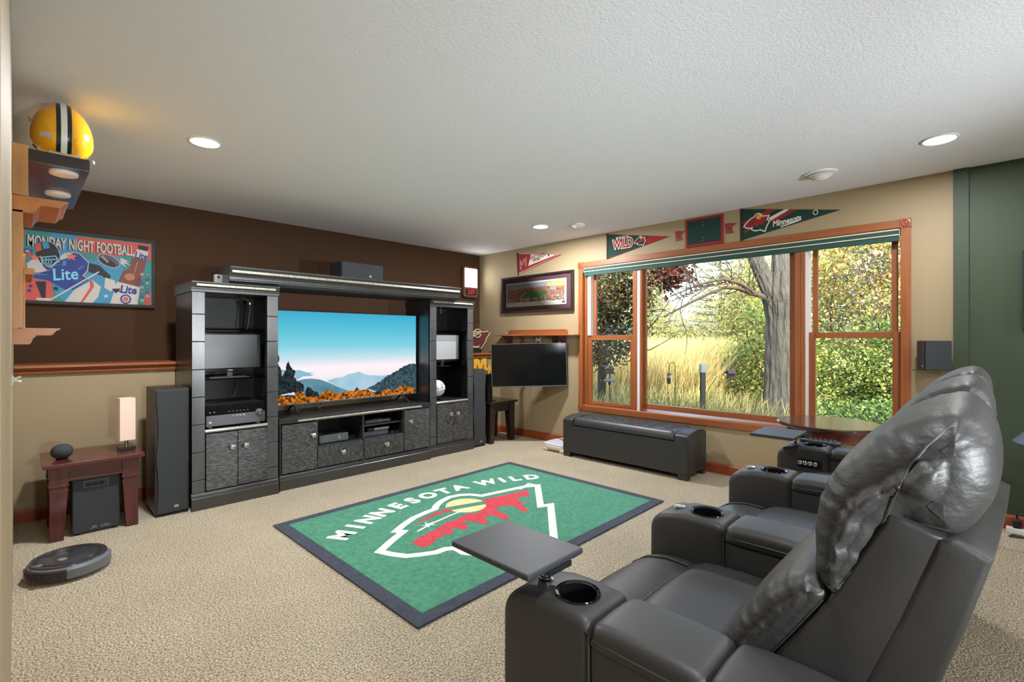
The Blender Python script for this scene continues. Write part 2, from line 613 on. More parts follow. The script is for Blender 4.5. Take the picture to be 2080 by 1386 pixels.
def ribbon(mb, line, width, place, th, closed=False):
    """a flat band of the given width along a polyline, mitred"""
    L = [Vector((p[0], p[1])) for p in line]
    n = len(L)
    A = []
    B = []
    for i in range(n):
        if closed:
            a, c = L[i - 1], L[(i + 1) % n]
        else:
            a, c = L[max(i - 1, 0)], L[min(i + 1, n - 1)]
        d1 = (L[i] - a) if (closed or i > 0) else (c - L[i])
        d2 = (c - L[i]) if (closed or i < n - 1) else (L[i] - a)
        d1 = d1.normalized(); d2 = d2.normalized()
        n1 = Vector((-d1.y, d1.x)); n2 = Vector((-d2.y, d2.x))
        m_ = n1 + n2
        if m_.length < 0.35: m_ = n1
        m_ = m_.normalized()
        k = width / 2 / max(0.45, m_.dot(n1))
        A.append(L[i] + m_ * k); B.append(L[i] - m_ * k)
    vs = [place(p.x, p.y, th) for p in A] + [place(p.x, p.y, th) for p in B]
    fs = [(n + i, n + i + 1, i + 1, i) for i in range(n - 1)]
    if closed: fs.append((2 * n - 1, n, 0, n - 1))
    mb.add(vs, fs)

# ------------------------------------------------------------------ the room
XW, YB, YL, H = 4.59, 5.126, 4.70, 2.44
box('floor', 'carpet', -1.7, 4.79, -3.3, 5.3, -0.06, 0.0, kind='structure')
box('ceiling', 'ceiling_white', -1.7, 4.79, -3.3, 5.3, H, H + 0.14, kind='structure')
box('wall_back', 'paint_brown', -0.02, XW + 0.2, YB, YB + 0.17, 1.0, H, kind='structure')
box('wall_back', 'paint_tan', -0.02, XW, YL, YB + 0.1, 0.0, 1.03, kind='structure')
box('wall_left', 'paint_tan', -1.7, -0.014, 0.9, 5.3, 0.0, H, kind='structure')
box('wall_left', 'paint_tan', -1.82, -1.7, -3.3, 0.9, 0.0, H, kind='structure')
box('wall_rear', 'paint_tan', -1.7, 4.79, -3.42, -3.3, 0.0, H, kind='structure')
mb = MB()
mb.box(XW, XW + 0.2, 3.335, YB + 0.1, 0, H)
mb.box(XW, XW + 0.2, 0.157, 0.44, 0, H)
mb.box(XW, XW + 0.2, 0.44, 3.335, 0, 0.49)
mb.box(XW, XW + 0.2, 0.44, 3.335, 2.092, H)
obj('wall_right', mb, 'paint_tan', smooth=False, kind='structure')
box('wall_right', 'paint_green', XW, XW + 0.2, -3.3, 0.157, 0, H, kind='structure')
box('trim_2', 'paint_green', XW - 0.02, XW, 0.077, 0.157, 0, H, bevel=0.002, kind='structure')

# ledge cap that runs along the lower back wall
mb = MB()
mb.prism([(5.12, 1.03), (YL, 1.03), (4.693, 1.03), (4.688, 1.010), (4.678, 1.014), (4.674, 1.026), (4.682, 1.034), (4.666, 1.044), (4.660, 1.052), (4.652, 1.058), (4.652, 1.070), (4.657, 1.075), (5.12, 1.075)], 'x', -0.012, XW)
obj('trim_1', mb, 'trim_wood_x', smooth=False, kind='structure')


def baseboard(name, axis, a, b, face, sgn, m):
    p = [(face, 0), (face + sgn * 0.014, 0), (face + sgn * 0.014, 0.078), (face + sgn * 0.008, 0.090), (face + sgn * 0.004, 0.096), (face, 0.096)]
    mb = MB()
    if axis == 'x':
        mb.prism(p, 'x', a, b)
    else:
        mb.prism(p, 'y', a, b)
    obj(name, mb, m, smooth=False, kind='structure')


baseboard('baseboard_back', 'x', -0.012, XW - 0.014, YL, -1, 'base_wood_x')
baseboard('baseboard_right', 'y', 0.158, YL, XW, -1, 'base_wood_y')
baseboard('baseboard_right', 'y', -3.3, 0.076, XW, -1, 'base_wood_y')

# ------------------------------------------------------------------ window
win = thing('window_1', 'wide window with a fixed centre pane between two double hung sashes, in honey wood trim', None, (XW, 1.89, 0.49), kind='structure')
CX0, CX1 = XW - 0.019, XW
for nm, y0, y1, z0, z1, m in (('casing', 3.326, 3.386, 0.496, 2.083, 'trim_wood_z'), ('casing', 0.386, 0.446, 0.496, 2.083, 'trim_wood_z'),
                              ('casing', 0.446, 3.326, 2.083, 2.143, 'trim_wood_y'), ('casing', 0.446, 3.326, 0.432, 0.492, 'trim_wood_y')):
    box(nm, m, CX0, CX1, y0, y1, z0, z1, win, 0.004)
for y in (3.322, 0.382):
    for z in (2.079, 0.430):
        mb = MB()
        mb.box(CX0 - 0.007, CX1, y, y + 0.068, z, z + 0.068)
        rb = obj('corner_block', mb, 'trim_wood_z', win, 0.002)
        mb = MB()
        c = (CX0 - 0.008, y + 0.034, z + 0.034)
        mb.lathe([(0.027, 0.0), (0.027, 0.004), (0.022, 0.005), (0.018, 0.0015), (0.012, 0.001), (0.009, 0.005), (0.004, 0.006)], c, 'x', 24, Matrix.Rotation(PI, 3, 'Z'))
        obj('rosette', mb, 'base_wood_y', rb)
# jamb boards, sill
box('jamb', 'trim_wood_z', XW, XW + 0.13, 3.326, 3.345, 0.49, 2.092, win)
box('jamb', 'trim_wood_z', XW, XW + 0.13, 0.427, 0.446, 0.49, 2.092, win)
box('jamb', 'trim_wood_y', XW, XW + 0.13, 0.446, 3.326, 2.083, 2.092, win)
mb = MB()
mb.prism([(XW - 0.012, 0.488), (XW + 0.15, 0.488), (XW + 0.15, 0.506), (XW + 0.05, 0.500), (XW - 0.008, 0.500), (XW - 0.012, 0.496)], 'y', 0.43, 3.34)
obj('sill', mb, 'trim_wood_y', win)


def frame(name, y0, y1, z0, z1, x0, x1, w, m_v, m_h, wl=None, wr=None, wt=None, wb=None):
    wl, wr, wt, wb = wl or w, wr or w, wt or w, wb or w
    f = thing(name, None, None, (XW, (y0 + y1) / 2, z0))
    f.parent = win
    f.location = f.location - win.location
    ROOT[f.name] = Vector((XW, (y0 + y1) / 2, z0))
    box('stile', m_v, x0, x1, y0, y0 + wr, z0, z1, f, 0.004)
    box('stile', m_v, x0, x1, y1 - wl, y1, z0, z1, f, 0.004)
    box('rail', m_h, x0, x1, y0 + wr, y1 - wl, z0, z0 + wb, f, 0.004)
    box('rail', m_h, x0, x1, y0 + wr, y1 - wl, z1 - wt, z1, f, 0.004)
    xm = (x0 + x1) / 2
    box('pane', 'window_glass', xm - 0.002, xm + 0.002, y0 + wr - 0.004, y1 - wl + 0.004, z0 + wb - 0.004, z1 - wt + 0.004, f)
    return f


# left double hung, centre fixed light, right double hung
frame('upper_sash', 2.665, 3.245, 1.255, 2.085, XW + 0.085, XW + 0.115, 0.040, 'trim_wood_z', 'trim_wood_y', wb=0.045)
frame('lower_sash', 2.690, 3.288, 0.503, 1.297, XW + 0.040, XW + 0.072, 0.048, 'trim_wood_z', 'trim_wood_y', wt=0.052, wb=0.042)
frame('fixed_sash', 1.150, 2.610, 0.520, 2.085, XW + 0.055, XW + 0.090, 0.050, 'trim_wood_z', 'trim_wood_y', wb=0.055)
frame('upper_sash', 0.470, 1.035, 1.268, 2.085, XW + 0.085, XW + 0.115, 0.040, 'trim_wood_z', 'trim_wood_y', wb=0.045)
frame('lower_sash', 0.452, 1.052, 0.503, 1.313, XW + 0.040, XW + 0.072, 0.048, 'trim_wood_z', 'trim_wood_y', wt=0.048, wb=0.042)
# mullion posts and the pale jamb liners
box('mullion', 'trim_wood_z', XW + 0.008, XW + 0.13, 2.640, 2.690, 0.50, 2.085, win, 0.004)
box('mullion', 'trim_wood_z', XW + 0.008, XW + 0.13, 2.585, 2.607, 0.50, 2.085, win, 0.004)
box('jamb_liner', 'vinyl_white', XW + 0.014, XW + 0.10, 2.607, 2.640, 0.50, 2.085, win, label='white vinyl jamb liner')
box('mullion', 'trim_wood_z', XW + 0.008, XW + 0.13, 1.105, 1.150, 0.50, 2.085, win, 0.004)
box('jamb_liner', 'vinyl_white', XW + 0.014, XW + 0.12, 1.052, 1.072, 0.50, 2.085, win, label='white vinyl jamb liner')
box('mullion', 'trim_wood_z', XW + 0.004, XW + 0.13, 1.072, 1.105, 0.50, 2.085, win, 0.004)
for y0, y1, z0 in ((3.288, 3.326, 0.50), (3.245, 3.29, 1.30), (2.664, 2.690, 1.30)):
    mb = MB()
    mb.box(XW + 0.03, XW + 0.12, y0, y1, z0, 2.085)
    mb.box(XW + 0.022, XW + 0.03, y0 + 0.010, y0 + 0.020, z0, 2.085)
    obj('jamb_liner', mb, 'vinyl_white' if z0 > 1 else 'trim_wood_z', win)
for y in (2.98, 0.75):
    mb = MB()
    mb.box(XW + 0.045, XW + 0.070, y - 0.03, y + 0.03, 1.298, 1.307)
    mb.box(XW + 0.048, XW + 0.060, y - 0.005, y + 0.045, 1.307, 1.316)
    obj('sash_lock', mb, 'steel', win, 0.002)

# roller blind drawn up under the head casing
bl = thing('roller_blind', 'rolled up dark green blind with cream striped headrail across the window head', 'blind', (XW + 0.03, 1.9, 2.0))
mb = MB()
mb.box(XW - 0.004, XW + 0.028, 0.450, 3.322, 2.030, 2.082)
obj('headrail', mb, 'blind_green', bl, 0.003)
for z0, z1 in ((2.068, 2.079), (2.030, 2.039)):
    box('cream_stripe', 'cream', XW - 0.007, XW - 0.003, 0.450, 3.322, z0, z1, bl)
for y in (0.450, 3.318):
    box('end_cap', 'cream', XW - 0.007, XW - 0.003, y, y + 0.004, 2.039, 2.068, bl)
box('fabric', 'blind_green', XW + 0.002, XW + 0.010, 0.456, 3.318, 1.995, 2.031, bl)
mb = MB().box(XW - 0.001, XW + 0.013, 0.456, 3.318, 1.988, 1.997)
obj('bottom_bar', mb, 'blind_green', bl, 0.003)

# ------------------------------------------------------------------ ceiling fittings
LIGHTS = [(0.79, 3.345, 'recessed ceiling light over the left end of the tv wall'),
          (3.84, 3.33, 'small looking recessed ceiling light near the far corner of the room'),
          (3.815, 0.19, 'recessed ceiling light over the far recliner beside the green wall'),
          (0.79, 0.25, 'recessed ceiling light above the nearest recliner, out of view'), (2.3, -1.6, 'recessed ceiling light behind the recliner row, out of view'), (-0.6, -1.6, 'recessed ceiling light at the rear left, out of view'), (3.815, -2.2, 'recessed ceiling light at the rear by the green wall, out of view')]
for i, (x, y, lab) in enumerate(LIGHTS):
    t = thing('recessed_light', lab, 'light', (x, y, H - 0.004), group='recessed ceiling lights')
    obj('trim_ring', MB().lathe([(0.086, H - 0.0002), (0.088, H - 0.004), (0.084, H - 0.008), (0.076, H - 0.008), (0.074, H - 0.004)][::-1], (x, y, 0), n=40), 'fixture_white', t)
    obj('lens', MB().lathe([(0.074, H - 0.0075), (0.074, H - 0.004)], (x, y, 0), n=40), 'lamp_disc', t)
    L = bpy.data.lights.new('lamp', 'AREA')
    L.shape = 'DISK'
    L.size = 0.14
    L.energy = LAMP_W * (1.4, 1.7, 0.58, 0.55, 0.7, 0.7, 0.8)[i]
    L.color = LAMP_COL
    lo = bpy.data.objects.new('lamp', L)
    COL.objects.link(lo)
    lo.parent = t
    lo.location = (0, 0, -0.008)

# uplighters added out of view behind the viewpoint to brighten the ceiling
for x, y, aim, k, lab in ((0.62, -1.05, (1.7, 4.9), 0.68, 'added unseen black pole uplighter behind the nearest recliner'),
                          (4.2, -1.9, (3.3, 4.4), 0.12, 'added unseen black pole uplighter behind the viewpoint by the green wall'),
                          (2.2, -2.6, (3.4, 5.1), 2.2, 'added unseen black pole uplighter behind the viewpoint in the middle of the rear')):
    t = thing('added_uplighter', lab, 'lamp', (x, y, 0))
    obj('base', MB().lathe([(0.13, 0.0), (0.13, 0.012), (0.02, 0.022)], (x, y, 0), n=28), 'plastic_black', t, angle=50)
    obj('pole', MB().lathe([(0.012, 0.02), (0.012, 0.88)], (x, y, 0), n=14), 'plastic_black', t)
    obj('bowl', MB().lathe([(0.03, 0.87), (0.09, 0.90), (0.12, 0.95), (0.114, 0.95), (0.08, 0.908), (0.02, 0.885)], (x, y, 0), n=28), 'plastic_black', t, angle=50)
    L = bpy.data.lights.new('added_fill', 'SPOT')
    L.energy = UP_W * k
    L.color = UP_COL
    L.spot_size = math.radians(66 if k > 1 else 90)
    L.spot_blend = 1.0
    L.shadow_soft_size = 0.10
    lo = bpy.data.objects.new('added_fill', L)
    COL.objects.link(lo)
    lo.parent = t
    lo.location = (0, 0, 1.06)
    lo.rotation_euler = (Vector((aim[0], aim[1], H)) - Vector((x, y, 1.06))).to_track_quat('-Z', 'Y').to_euler()

t = thing('smoke_detector', 'low round white detector on the ceiling nearest the far corner', 'smoke detector', (4.045, 2.995, H))
obj('base', MB().lathe([(0.052, H - 0.026), (0.066, H - 0.016), (0.070, H - 0.001)], (4.045, 2.995, 0), n=36), 'fixture_white', t, angle=50)
obj('sensor_cap', MB().lathe([(0.02, H - 0.033), (0.038, H - 0.031), (0.042, H - 0.0255)], (4.045, 2.995, 0), n=30), 'fixture_white', t, angle=50)
t = thing('round_vent', 'round white ceiling diffuser with dark slots above the window', 'vent', (4.01, 0.84, H))
obj('flange', MB().lathe([(0.080, H - 0.012), (0.104, H - 0.008), (0.106, H - 0.001)], (4.01, 0.84, 0), n=40), 'fixture_white', t, angle=50)
for r, z in ((0.078, 0.020), (0.062, 0.031), (0.046, 0.042)):
    obj('cone_ring', MB().lathe([(r - 0.012, H - z - 0.006), (r, H - z), (r - 0.004, H - z + 0.003), (r - 0.016, H - z + 0.001)], (4.01, 0.84, 0), n=36), 'fixture_white', t)
obj('throat', MB().lathe([(0.045, H - 0.036), (0.060, H - 0.012)], (4.01, 0.84, 0), n=30), 'plastic_black', t)

# ------------------------------------------------------------------ rug with the team crest
rugt = thing('area_rug', 'green area rug with navy border and hockey team crest', 'rug', (2.35, 2.6, 0.0))
mb = MB()
mb.slab([(1.21, 1.75), (3.49, 1.77), (3.502, 3.455), (1.20, 3.41)], lambda u, v, w: (u, v, 0.001 + w), 0.011)
obj('border', mb, 'rug_navy', rugt, 0.004)
mb = MB()
mb.slab([(1.285, 1.825), (3.415, 1.843), (3.425, 3.383), (1.275, 3.338)], lambda u, v, w: (u, v, 0.008 + w), 0.0052)
obj('field', mb, 'rug_green', rugt, 0.002)
RP = lambda u, v, w: (u, v, 0.0134 + w)
RUG_OUT = [(2.33, 1.912), (2.8, 2.329), (2.724, 2.363), (3.091, 2.716), (2.985, 2.775), (2.576, 2.854), (2.538, 2.937), (2.474, 2.99), (2.383, 3.01), (2.274, 2.979), (2.18, 2.92), (2.137, 2.874), (2.063, 2.867), (1.923, 2.836), (1.798, 2.774), (1.715, 2.723), (1.744, 2.685), (1.621, 2.617), (1.484, 2.532), (1.515, 2.447), (1.559, 2.369), (1.626, 2.327), (1.707, 2.286), (1.775, 2.284), (1.821, 2.25), (1.817, 2.164), (1.861, 2.092)]
RUG_FOREST = [(1.681, 2.489), (1.742, 2.531), (1.833, 2.547), (1.932, 2.568), (2.042, 2.612), (2.106, 2.602), (2.225, 2.632), (2.309, 2.595), (2.427, 2.64), (2.492, 2.711), (2.509, 2.78), (2.942, 2.69), (2.829, 2.571), (2.745, 2.627), (2.695, 2.561), (2.699, 2.516), (2.654, 2.489), (2.591, 2.357), (2.545, 2.384), (2.58, 2.473), (2.58, 2.527), (2.516, 2.57), (2.451, 2.563), (2.423, 2.479), (2.437, 2.449), (2.368, 2.328), (2.346, 2.383), (2.348, 2.491), (2.28, 2.498), (2.224, 2.385), (2.185, 2.403), (2.181, 2.452), (2.146, 2.556), (2.119, 2.515), (2.08, 2.425), (2.037, 2.427), (2.028, 2.469), (1.992, 2.506), (1.954, 2.423), (1.9, 2.453), (1.833, 2.437), (1.744, 2.389), (1.676, 2.399), (1.69, 2.437)]
RUG_SKY = [(1.86, 2.727), (1.982, 2.785), (2.12, 2.819), (2.2, 2.809), (2.213, 2.754), (2.086, 2.774), (1.947, 2.746)]
SUN_TOP = [p for p in ell((2.35, 2.775), 0.152, 0.152, 0, 40) if p[1] - 2.775 > -0.30 * (p[0] - 2.35) + 0.02]
SUN_LOW = [p for p in ell((2.35, 2.775), 0.152, 0.152, 0, 40) if p[1] - 2.775 < -0.30 * (p[0] - 2.35) - 0.045]
mb = MB()
mb.slab(RUG_FOREST, RP, 0.0006)
mb.slab(RUG_SKY, RP, 0.0006)
obj('forest_shape', mb, 'rug_red', rugt, smooth=False)
mb = MB()
mb.slab(SUN_TOP, RP, 0.0004)
mb.slab(SUN_LOW, RP, 0.0004)
obj('sun_shape', mb, 'rug_gold', rugt, smooth=False)
mb = MB()
ribbon(mb, RUG_OUT, 0.052, RP, 0.0008)
ribbon(mb, [(3.091, 2.716), (3.075, 2.80), (2.957, 2.763), (2.909, 2.758)], 0.03, RP, 0.0009)
ribbon(mb, [(1.81, 2.62), (1.95, 2.663), (2.15, 2.695), (2.34, 2.71)], 0.017, RP, 0.0009)
mb.slab(star((1.93, 2.665), 0.055, 0.3), RP, 0.0010)
obj('white_outline', mb, 'rug_white', rugt, smooth=False)
for ch, x in zip('MINNESOTAWILD', (1.445, 1.572, 1.695, 1.835, 1.985, 2.130, 2.285, 2.440, 2.590, 2.845, 2.990, 3.100, 3.240)):
    th = math.asin((x - 2.35) / 1.75)
    R_ = Matrix.Rotation(-th, 2)
    cx_, cy_ = x, 1.41 + 1.75 * math.cos(th)

    def pl(u, v, w, R_=R_, cx_=cx_, cy_=cy_):
        q = R_ @ Vector((u, v))
        return RP(cx_ + q.x, cy_ + q.y, w)
    mb = MB()
    put_text(mb, ch, 0.185, pl, 0.0008, 0.95, 0.010)
    obj('letter', mb, 'rug_white', rugt, smooth=False)

# ------------------------------------------------------------------ entertainment centre
KNOB = [(0.0, 0.0), (0.010, 0.0), (0.011, 0.004), (0.006, 0.007), (0.006, 0.014), (0.012, 0.018), (0.0165, 0.024), (0.0165, 0.030), (0.012, 0.035), (0.004, 0.037)]
FLIPY = Matrix.Rotation(PI, 3, 'Z')


def knob(parent, x, y, z):
    return obj('knob', MB().lathe([(r_ * 1.35, h_ * 1.2) for r_, h_ in KNOB], (x, y, z), 'y', 20, FLIPY), 'chrome', parent, angle=50)


def door(parent, x0, x1, y, z0, z1, kx, kz, name='door', m='black_bark'):
    d = box(name, m, x0, x1, y - 0.016, y + 0.004, z0, z1, parent, 0.003)
    knob(d, kx, y - 0.016, kz)
    return d


def tower(x0, x1, yf, label, pil, tz, yb=4.645):
    t = thing('tower_cabinet', label, 'cabinet', (x0, yf, 0))
    w = pil
    box('side_panel', 'black_paint', x0 + 0.004, x0 + 0.024, yf + 0.012, yb, 0.0, 1.615, t)
    box('side_panel', 'black_paint', x1 - 0.024, x1 - 0.004, yf + 0.012, yb, 0.0, 1.615, t)
    box('back_panel', 'black_inside', x0 + 0.024, x1 - 0.024, yb - 0.012, yb, 0.1, 1.6, t)
    mb = MB()
    mb.prism([(yf - 0.014, 0), (yf - 0.014, 0.086), (yf - 0.009, 0.090), (yf - 0.009, 0.108), (yf - 0.003, 0.124), (yf + 0.02, 0.126), (yf + 0.02, 0)], 'x', x0 - 0.004, x1 + 0.004)
    obj('plinth', mb, 'black_paint', t, 0.0015)
    xl, xr = x0 + w, x1 - w
    box('floor_shelf', 'black_paint', x0 + 0.024, x1 - 0.024, yf, yb - 0.012, 0.556, 0.585, t, 0.002)
    box('backing_strip', 'black_inside', x0 + 0.004, xl - 0.002, yf + 0.004, yf + 0.03, 0.12, 1.61, t)
    box('backing_strip', 'black_inside', xr + 0.002, x1 - 0.004, yf + 0.004, yf + 0.03, 0.12, 1.61, t)
    for z0, z1 in zip(tz[:-1], tz[1:]):
        for a, b in ((x0, xl), (xr, x1)):
            box('tile', 'black_tile', a, b, yf - 0.004, yf + 0.008, z0 + 0.0025, z1 - 0.0025, t, 0.0025)
    xm = (xl + xr) / 2
    door(t, xl + 0.004, xm - 0.002, yf, 0.134, 0.552, xm - 0.045, 0.438)
    door(t, xm + 0.002, xr - 0.004, yf, 0.134, 0.552, xm + 0.050, 0.438)
    obj('shelf_trim', MB().lathe([(0.011, xl), (0.0125, xl + 0.006), (0.0125, xr - 0.006), (0.011, xr)], (0, yf - 0.003, 0.572), 'x', 14), 'silver_leaf', t)
    # crown
    mb = MB()
    prof = [(yf + 0.02, 1.606), (yf - 0.010, 1.606), (yf - 0.010, 1.626), (yf - 0.016, 1.630), (yf - 0.016, 1.640), (yf - 0.030, 1.668), (yf - 0.034, 1.672), (yf - 0.034, 1.680), (yf + 0.02, 1.680)]
    mb.prism(prof, 'x', x0 - 0.006, x1 + 0.006)
    mb.box(x0 - 0.006, x1 + 0.006, yf + 0.02, yb, 1.606, 1.680)
    obj('crown', mb, 'black_paint', t, 0.0012)
    mb = MB()
    mb.rbox(((x0 + x1) / 2, yf - 0.0265, 1.655), (x1 - x0 - 0.05, 0.008, 0.020), Matrix.Rotation(math.radians(-27), 3, 'X'))
    obj('braid_trim', mb, 'braid', t, 0.003)
    return t, xl, xr


TZ = [0.126, 0.219, 0.423, 0.627, 0.829, 1.032, 1.238, 1.440, 1.606]
t1, xl, xr = tower(0.891, 1.491, 4.125, 'tall black tower cabinet left of the big television, receiver on its shelf', 0.083, TZ)
for z in (1.330, 0.948):
    box('glass_shelf', 'shelf_glass', 0.918, 1.464, 4.20, 4.625, z - 0.003, z + 0.003, t1)
t2, xl2, xr2 = tower(3.058, 3.660, 4.20, 'tall black tower cabinet right of the big television, ball on its shelf', 0.083, TZ, 4.66)
for z in (1.342, 0.945):
    box('glass_shelf', 'shelf_glass', 3.086, 3.634, 4.26, 4.64, z - 0.003, z + 0.003, t2)

con = thing('media_console', 'low black media console under the big television', 'console', (1.514, 4.165, 0))
yf = 4.165
mb = MB()
mb.prism([(yf - 0.014, 0), (yf - 0.014, 0.086), (yf - 0.009, 0.090), (yf - 0.009, 0.108), (yf - 0.003, 0.124), (yf + 0.02, 0.126), (yf + 0.02, 0)], 'x', 1.516, 3.034)
obj('plinth', mb, 'black_paint', con, 0.0015)
for a, b in ((1.518, 1.530), (1.827, 1.839), (2.264, 2.280), (2.697, 2.709), (3.018, 3.030)):
    box('upright', 'black_paint', a, b, yf, 4.64, 0.12, 0.546, con)
box('back_panel', 'black_inside', 1.53, 3.02, 4.63, 4.642, 0.12, 0.55, con)
box('deck', 'black_paint', 1.839, 2.697, yf, 4.63, 0.312, 0.324, con)
box('fixed_shelf', 'black_paint', 2.280, 2.697, yf + 0.03, 4.63, 0.428, 0.444, con)
mb = MB()
mb.prism([(yf - 0.004, 0.546), (yf - 0.012, 0.556), (yf - 0.012, 0.574), (yf - 0.024, 0.580), (yf - 0.024, 0.594), (4.65, 0.594), (4.65, 0.546)], 'x', 1.508, 3.040)
obj('top', mb, 'black_paint', con, 0.0012)
obj('silver_trim', MB().lathe([(0.008, 1.66), (0.0135, 1.68), (0.0135, 2.90), (0.008, 2.92)], (0, yf - 0.010, 0.566), 'x', 14), 'silver_leaf', con)
door(con, 1.533, 1.826, yf, 0.136, 0.540, 1.785, 0.430)
door(con, 2.711, 3.014, yf, 0.136, 0.540, 2.772, 0.430)
door(con, 1.832, 2.268, yf, 0.136, 0.312, 2.055, 0.242, 'drawer', 'black_bark_upright')
door(con, 2.274, 2.704, yf, 0.136, 0.320, 2.500, 0.242, 'drawer', 'black_bark_upright')

br = thing('bridge_shelf', 'long black bridge shelf spanning the two tower cabinets', 'shelf', (1.131, 4.10, 1.682))
mb = MB()
yb_ = 4.10
mb.prism([(yb_ + 0.03, 1.683), (yb_ + 0.012, 1.700), (yb_ + 0.004, 1.703), (yb_ + 0.004, 1.712), (yb_, 1.716), (yb_ - 0.002, 1.752), (yb_ - 0.022, 1.796), (yb_ - 0.026, 1.802), (yb_ - 0.026, 1.812), (4.60, 1.812), (4.60, 1.683)], 'x', 1.131, 3.385)
obj('beam', mb, 'black_paint', br, 0.0015)
mb = MB()
mb.rbox(((1.131 + 3.385) / 2, yb_ - 0.015, 1.775), (2.225, 0.009, 0.026), Matrix.Rotation(math.radians(-25), 3, 'X'))
obj('braid_trim', mb, 'braid', br, 0.003)

# ------------------------------------------------------------------ big television
tv = thing('television', 'big flat television showing misty mountains and orange bushes', 'television', (2.312, 4.44, 0.595))
box('housing', 'plastic_black', 1.583, 3.042, 4.432, 4.475, 0.666, 1.512, tv, 0.004)
mb = MB()
for b in ((1.583, 3.042, 0.666, 0.676), (1.583, 3.042, 1.507, 1.512), (1.583, 1.588, 0.676, 1.507), (3.037, 3.042, 0.676, 1.507)):
    mb.box(b[0], b[1], 4.426, 4.434, b[2], b[3])
obj('bezel', mb, 'plastic_grey', tv, 0.001)
scr = obj('screen', MB().slab([(1.588, 0.676), (3.037, 0.676), (3.037, 1.507), (1.588, 1.507)], lambda u, v, w: (u, 4.4315 - w, v), 0.001), 'tv_sky', tv, smooth=False)
TVP = lambda u, v, w: (min(max(u, 1.588), 3.037), 4.430 - w, min(max(v, 0.676), 1.507))


def jag(pts, amp, step, seed):
    """roughen the upper outline like tree tops"""
    r = random.Random(seed)
    out = []
    for i in range(len(pts)):
        a, b = pts[i], pts[(i + 1) % len(pts)]
        L = math.hypot(b[0] - a[0], b[1] - a[1])
        k = max(1, int(L / step))
        for j in range(k):
            q = j / k
            out.append((a[0] + (b[0] - a[0]) * q + r.uniform(-.4, .4) * amp, a[1] + (b[1] - a[1]) * q + r.uniform(-.6, 1) * amp))
    return out


TV_M1 = [(1.598, 0.986), (1.64, 0.99), (1.701, 0.968), (1.782, 0.979), (1.859, 0.951), (1.938, 0.944), (1.879, 0.939), (1.918, 0.919), (1.82, 0.918), (1.763, 0.889), (1.598, 0.886)]
TV_M2 = [(1.745, 0.877), (1.827, 0.893), (1.892, 0.894), (1.971, 0.882), (2.067, 0.844), (2.165, 0.793), (2.252, 0.756), (2.252, 0.708), (1.745, 0.737)]
TV_M3 = [(2.046, 0.865), (2.137, 0.887), (2.194, 0.89), (2.252, 0.915), (2.319, 0.925), (2.368, 0.935), (2.417, 0.913), (2.472, 0.895), (2.624, 0.881), (2.741, 0.889), (2.741, 0.711), (2.245, 0.749)]
TV_HILL = [(2.464, 0.761), (2.543, 0.795), (2.624, 0.837), (2.698, 0.877), (2.783, 0.917), (2.879, 0.961), (2.968, 0.988), (3.045, 0.986), (3.045, 0.688), (2.624, 0.698)]
TV_TREE1 = [(1.592, 1.123), (1.616, 1.085), (1.598, 1.048), (1.622, 1.003), (1.64, 0.921), (1.664, 0.97), (1.671, 1.014), (1.692, 1.063), (1.704, 1.012), (1.751, 0.966), (1.738, 0.909), (1.782, 0.862), (1.827, 0.846), (1.827, 0.782), (1.598, 0.762)]
TV_TREE2 = [(1.84, 0.781), (1.859, 0.812), (1.879, 0.813), (1.918, 0.775), (1.958, 0.758), (1.958, 0.719), (1.84, 0.729)]
TV_ORANGE = [(1.598, 0.75), (1.652, 0.751), (1.738, 0.738), (1.745, 0.775), (1.782, 0.785), (1.827, 0.762), (1.84, 0.729), (1.958, 0.725), (1.992, 0.756), (2.074, 0.776), (2.116, 0.739), (2.165, 0.728), (2.245, 0.756), (2.311, 0.744), (2.349, 0.783), (2.379, 0.746), (2.456, 0.755), (2.535, 0.706), (2.575, 0.688), (2.673, 0.739), (2.758, 0.717), (2.835, 0.757), (2.932, 0.757), (3.022, 0.72), (3.031, 0.677), (1.598, 0.675)]
for nm, pts, m_, w_, am in (('far_ridge', TV_M1, 'tv_far', 0.0003, 0), ('peak', TV_M3, 'tv_peak', 0.0004, 0), ('near_ridge', TV_M2, 'tv_mid', 0.0006, 0),
                            ('wooded_hill', TV_HILL, 'tv_hill', 0.0008, 0.008), ('dark_tree', TV_TREE1, 'tv_tree', 0.0010, 0.010), ('dark_tree', TV_TREE2, 'tv_tree', 0.0011, 0.010), ('dark_ground', [(1.588, 0.676), (3.037, 0.676), (3.037, 0.715), (2.4, 0.72), (2.0, 0.735), (1.588, 0.765)], 'tv_tree', 0.00105, 0.006), ('orange_bushes', TV_ORANGE, 'tv_orange', 0.0013, 0.008)):
    if am: pts = jag(pts, am, 0.013, 5)
    obj(nm, MB().slab(pts, TVP, w_), m_, scr, smooth=False)
for x in (1.735, 2.860):
    s_ = -1 if x < 2 else 1
    mb = MB()
    mb.tube([(x, 4.45, 0.672), (x + s_ * 0.004, 4.30, 0.603)], 0.011, 6)
    mb.tube([(x, 4.45, 0.672), (x + s_ * 0.004, 4.55, 0.603)], 0.011, 6)
    obj('foot', mb, 'plastic_black', tv)
obj('sensor', MB().box(2.30, 2.33, 4.424, 4.434, 0.658, 0.667), 'chrome', tv)
t = thing('wire', 'thin black lead hanging under the big television onto the console', 'wire', (1.98, 4.45, 0.594))
obj('lead', MB().tube([(2.0, 4.462, 0.664), (1.99, 4.44, 0.63), (1.955, 4.43, 0.612), (1.97, 4.42, 0.6005), (2.0, 4.43, 0.599)], 0.004, 6), 'cable_black', t)

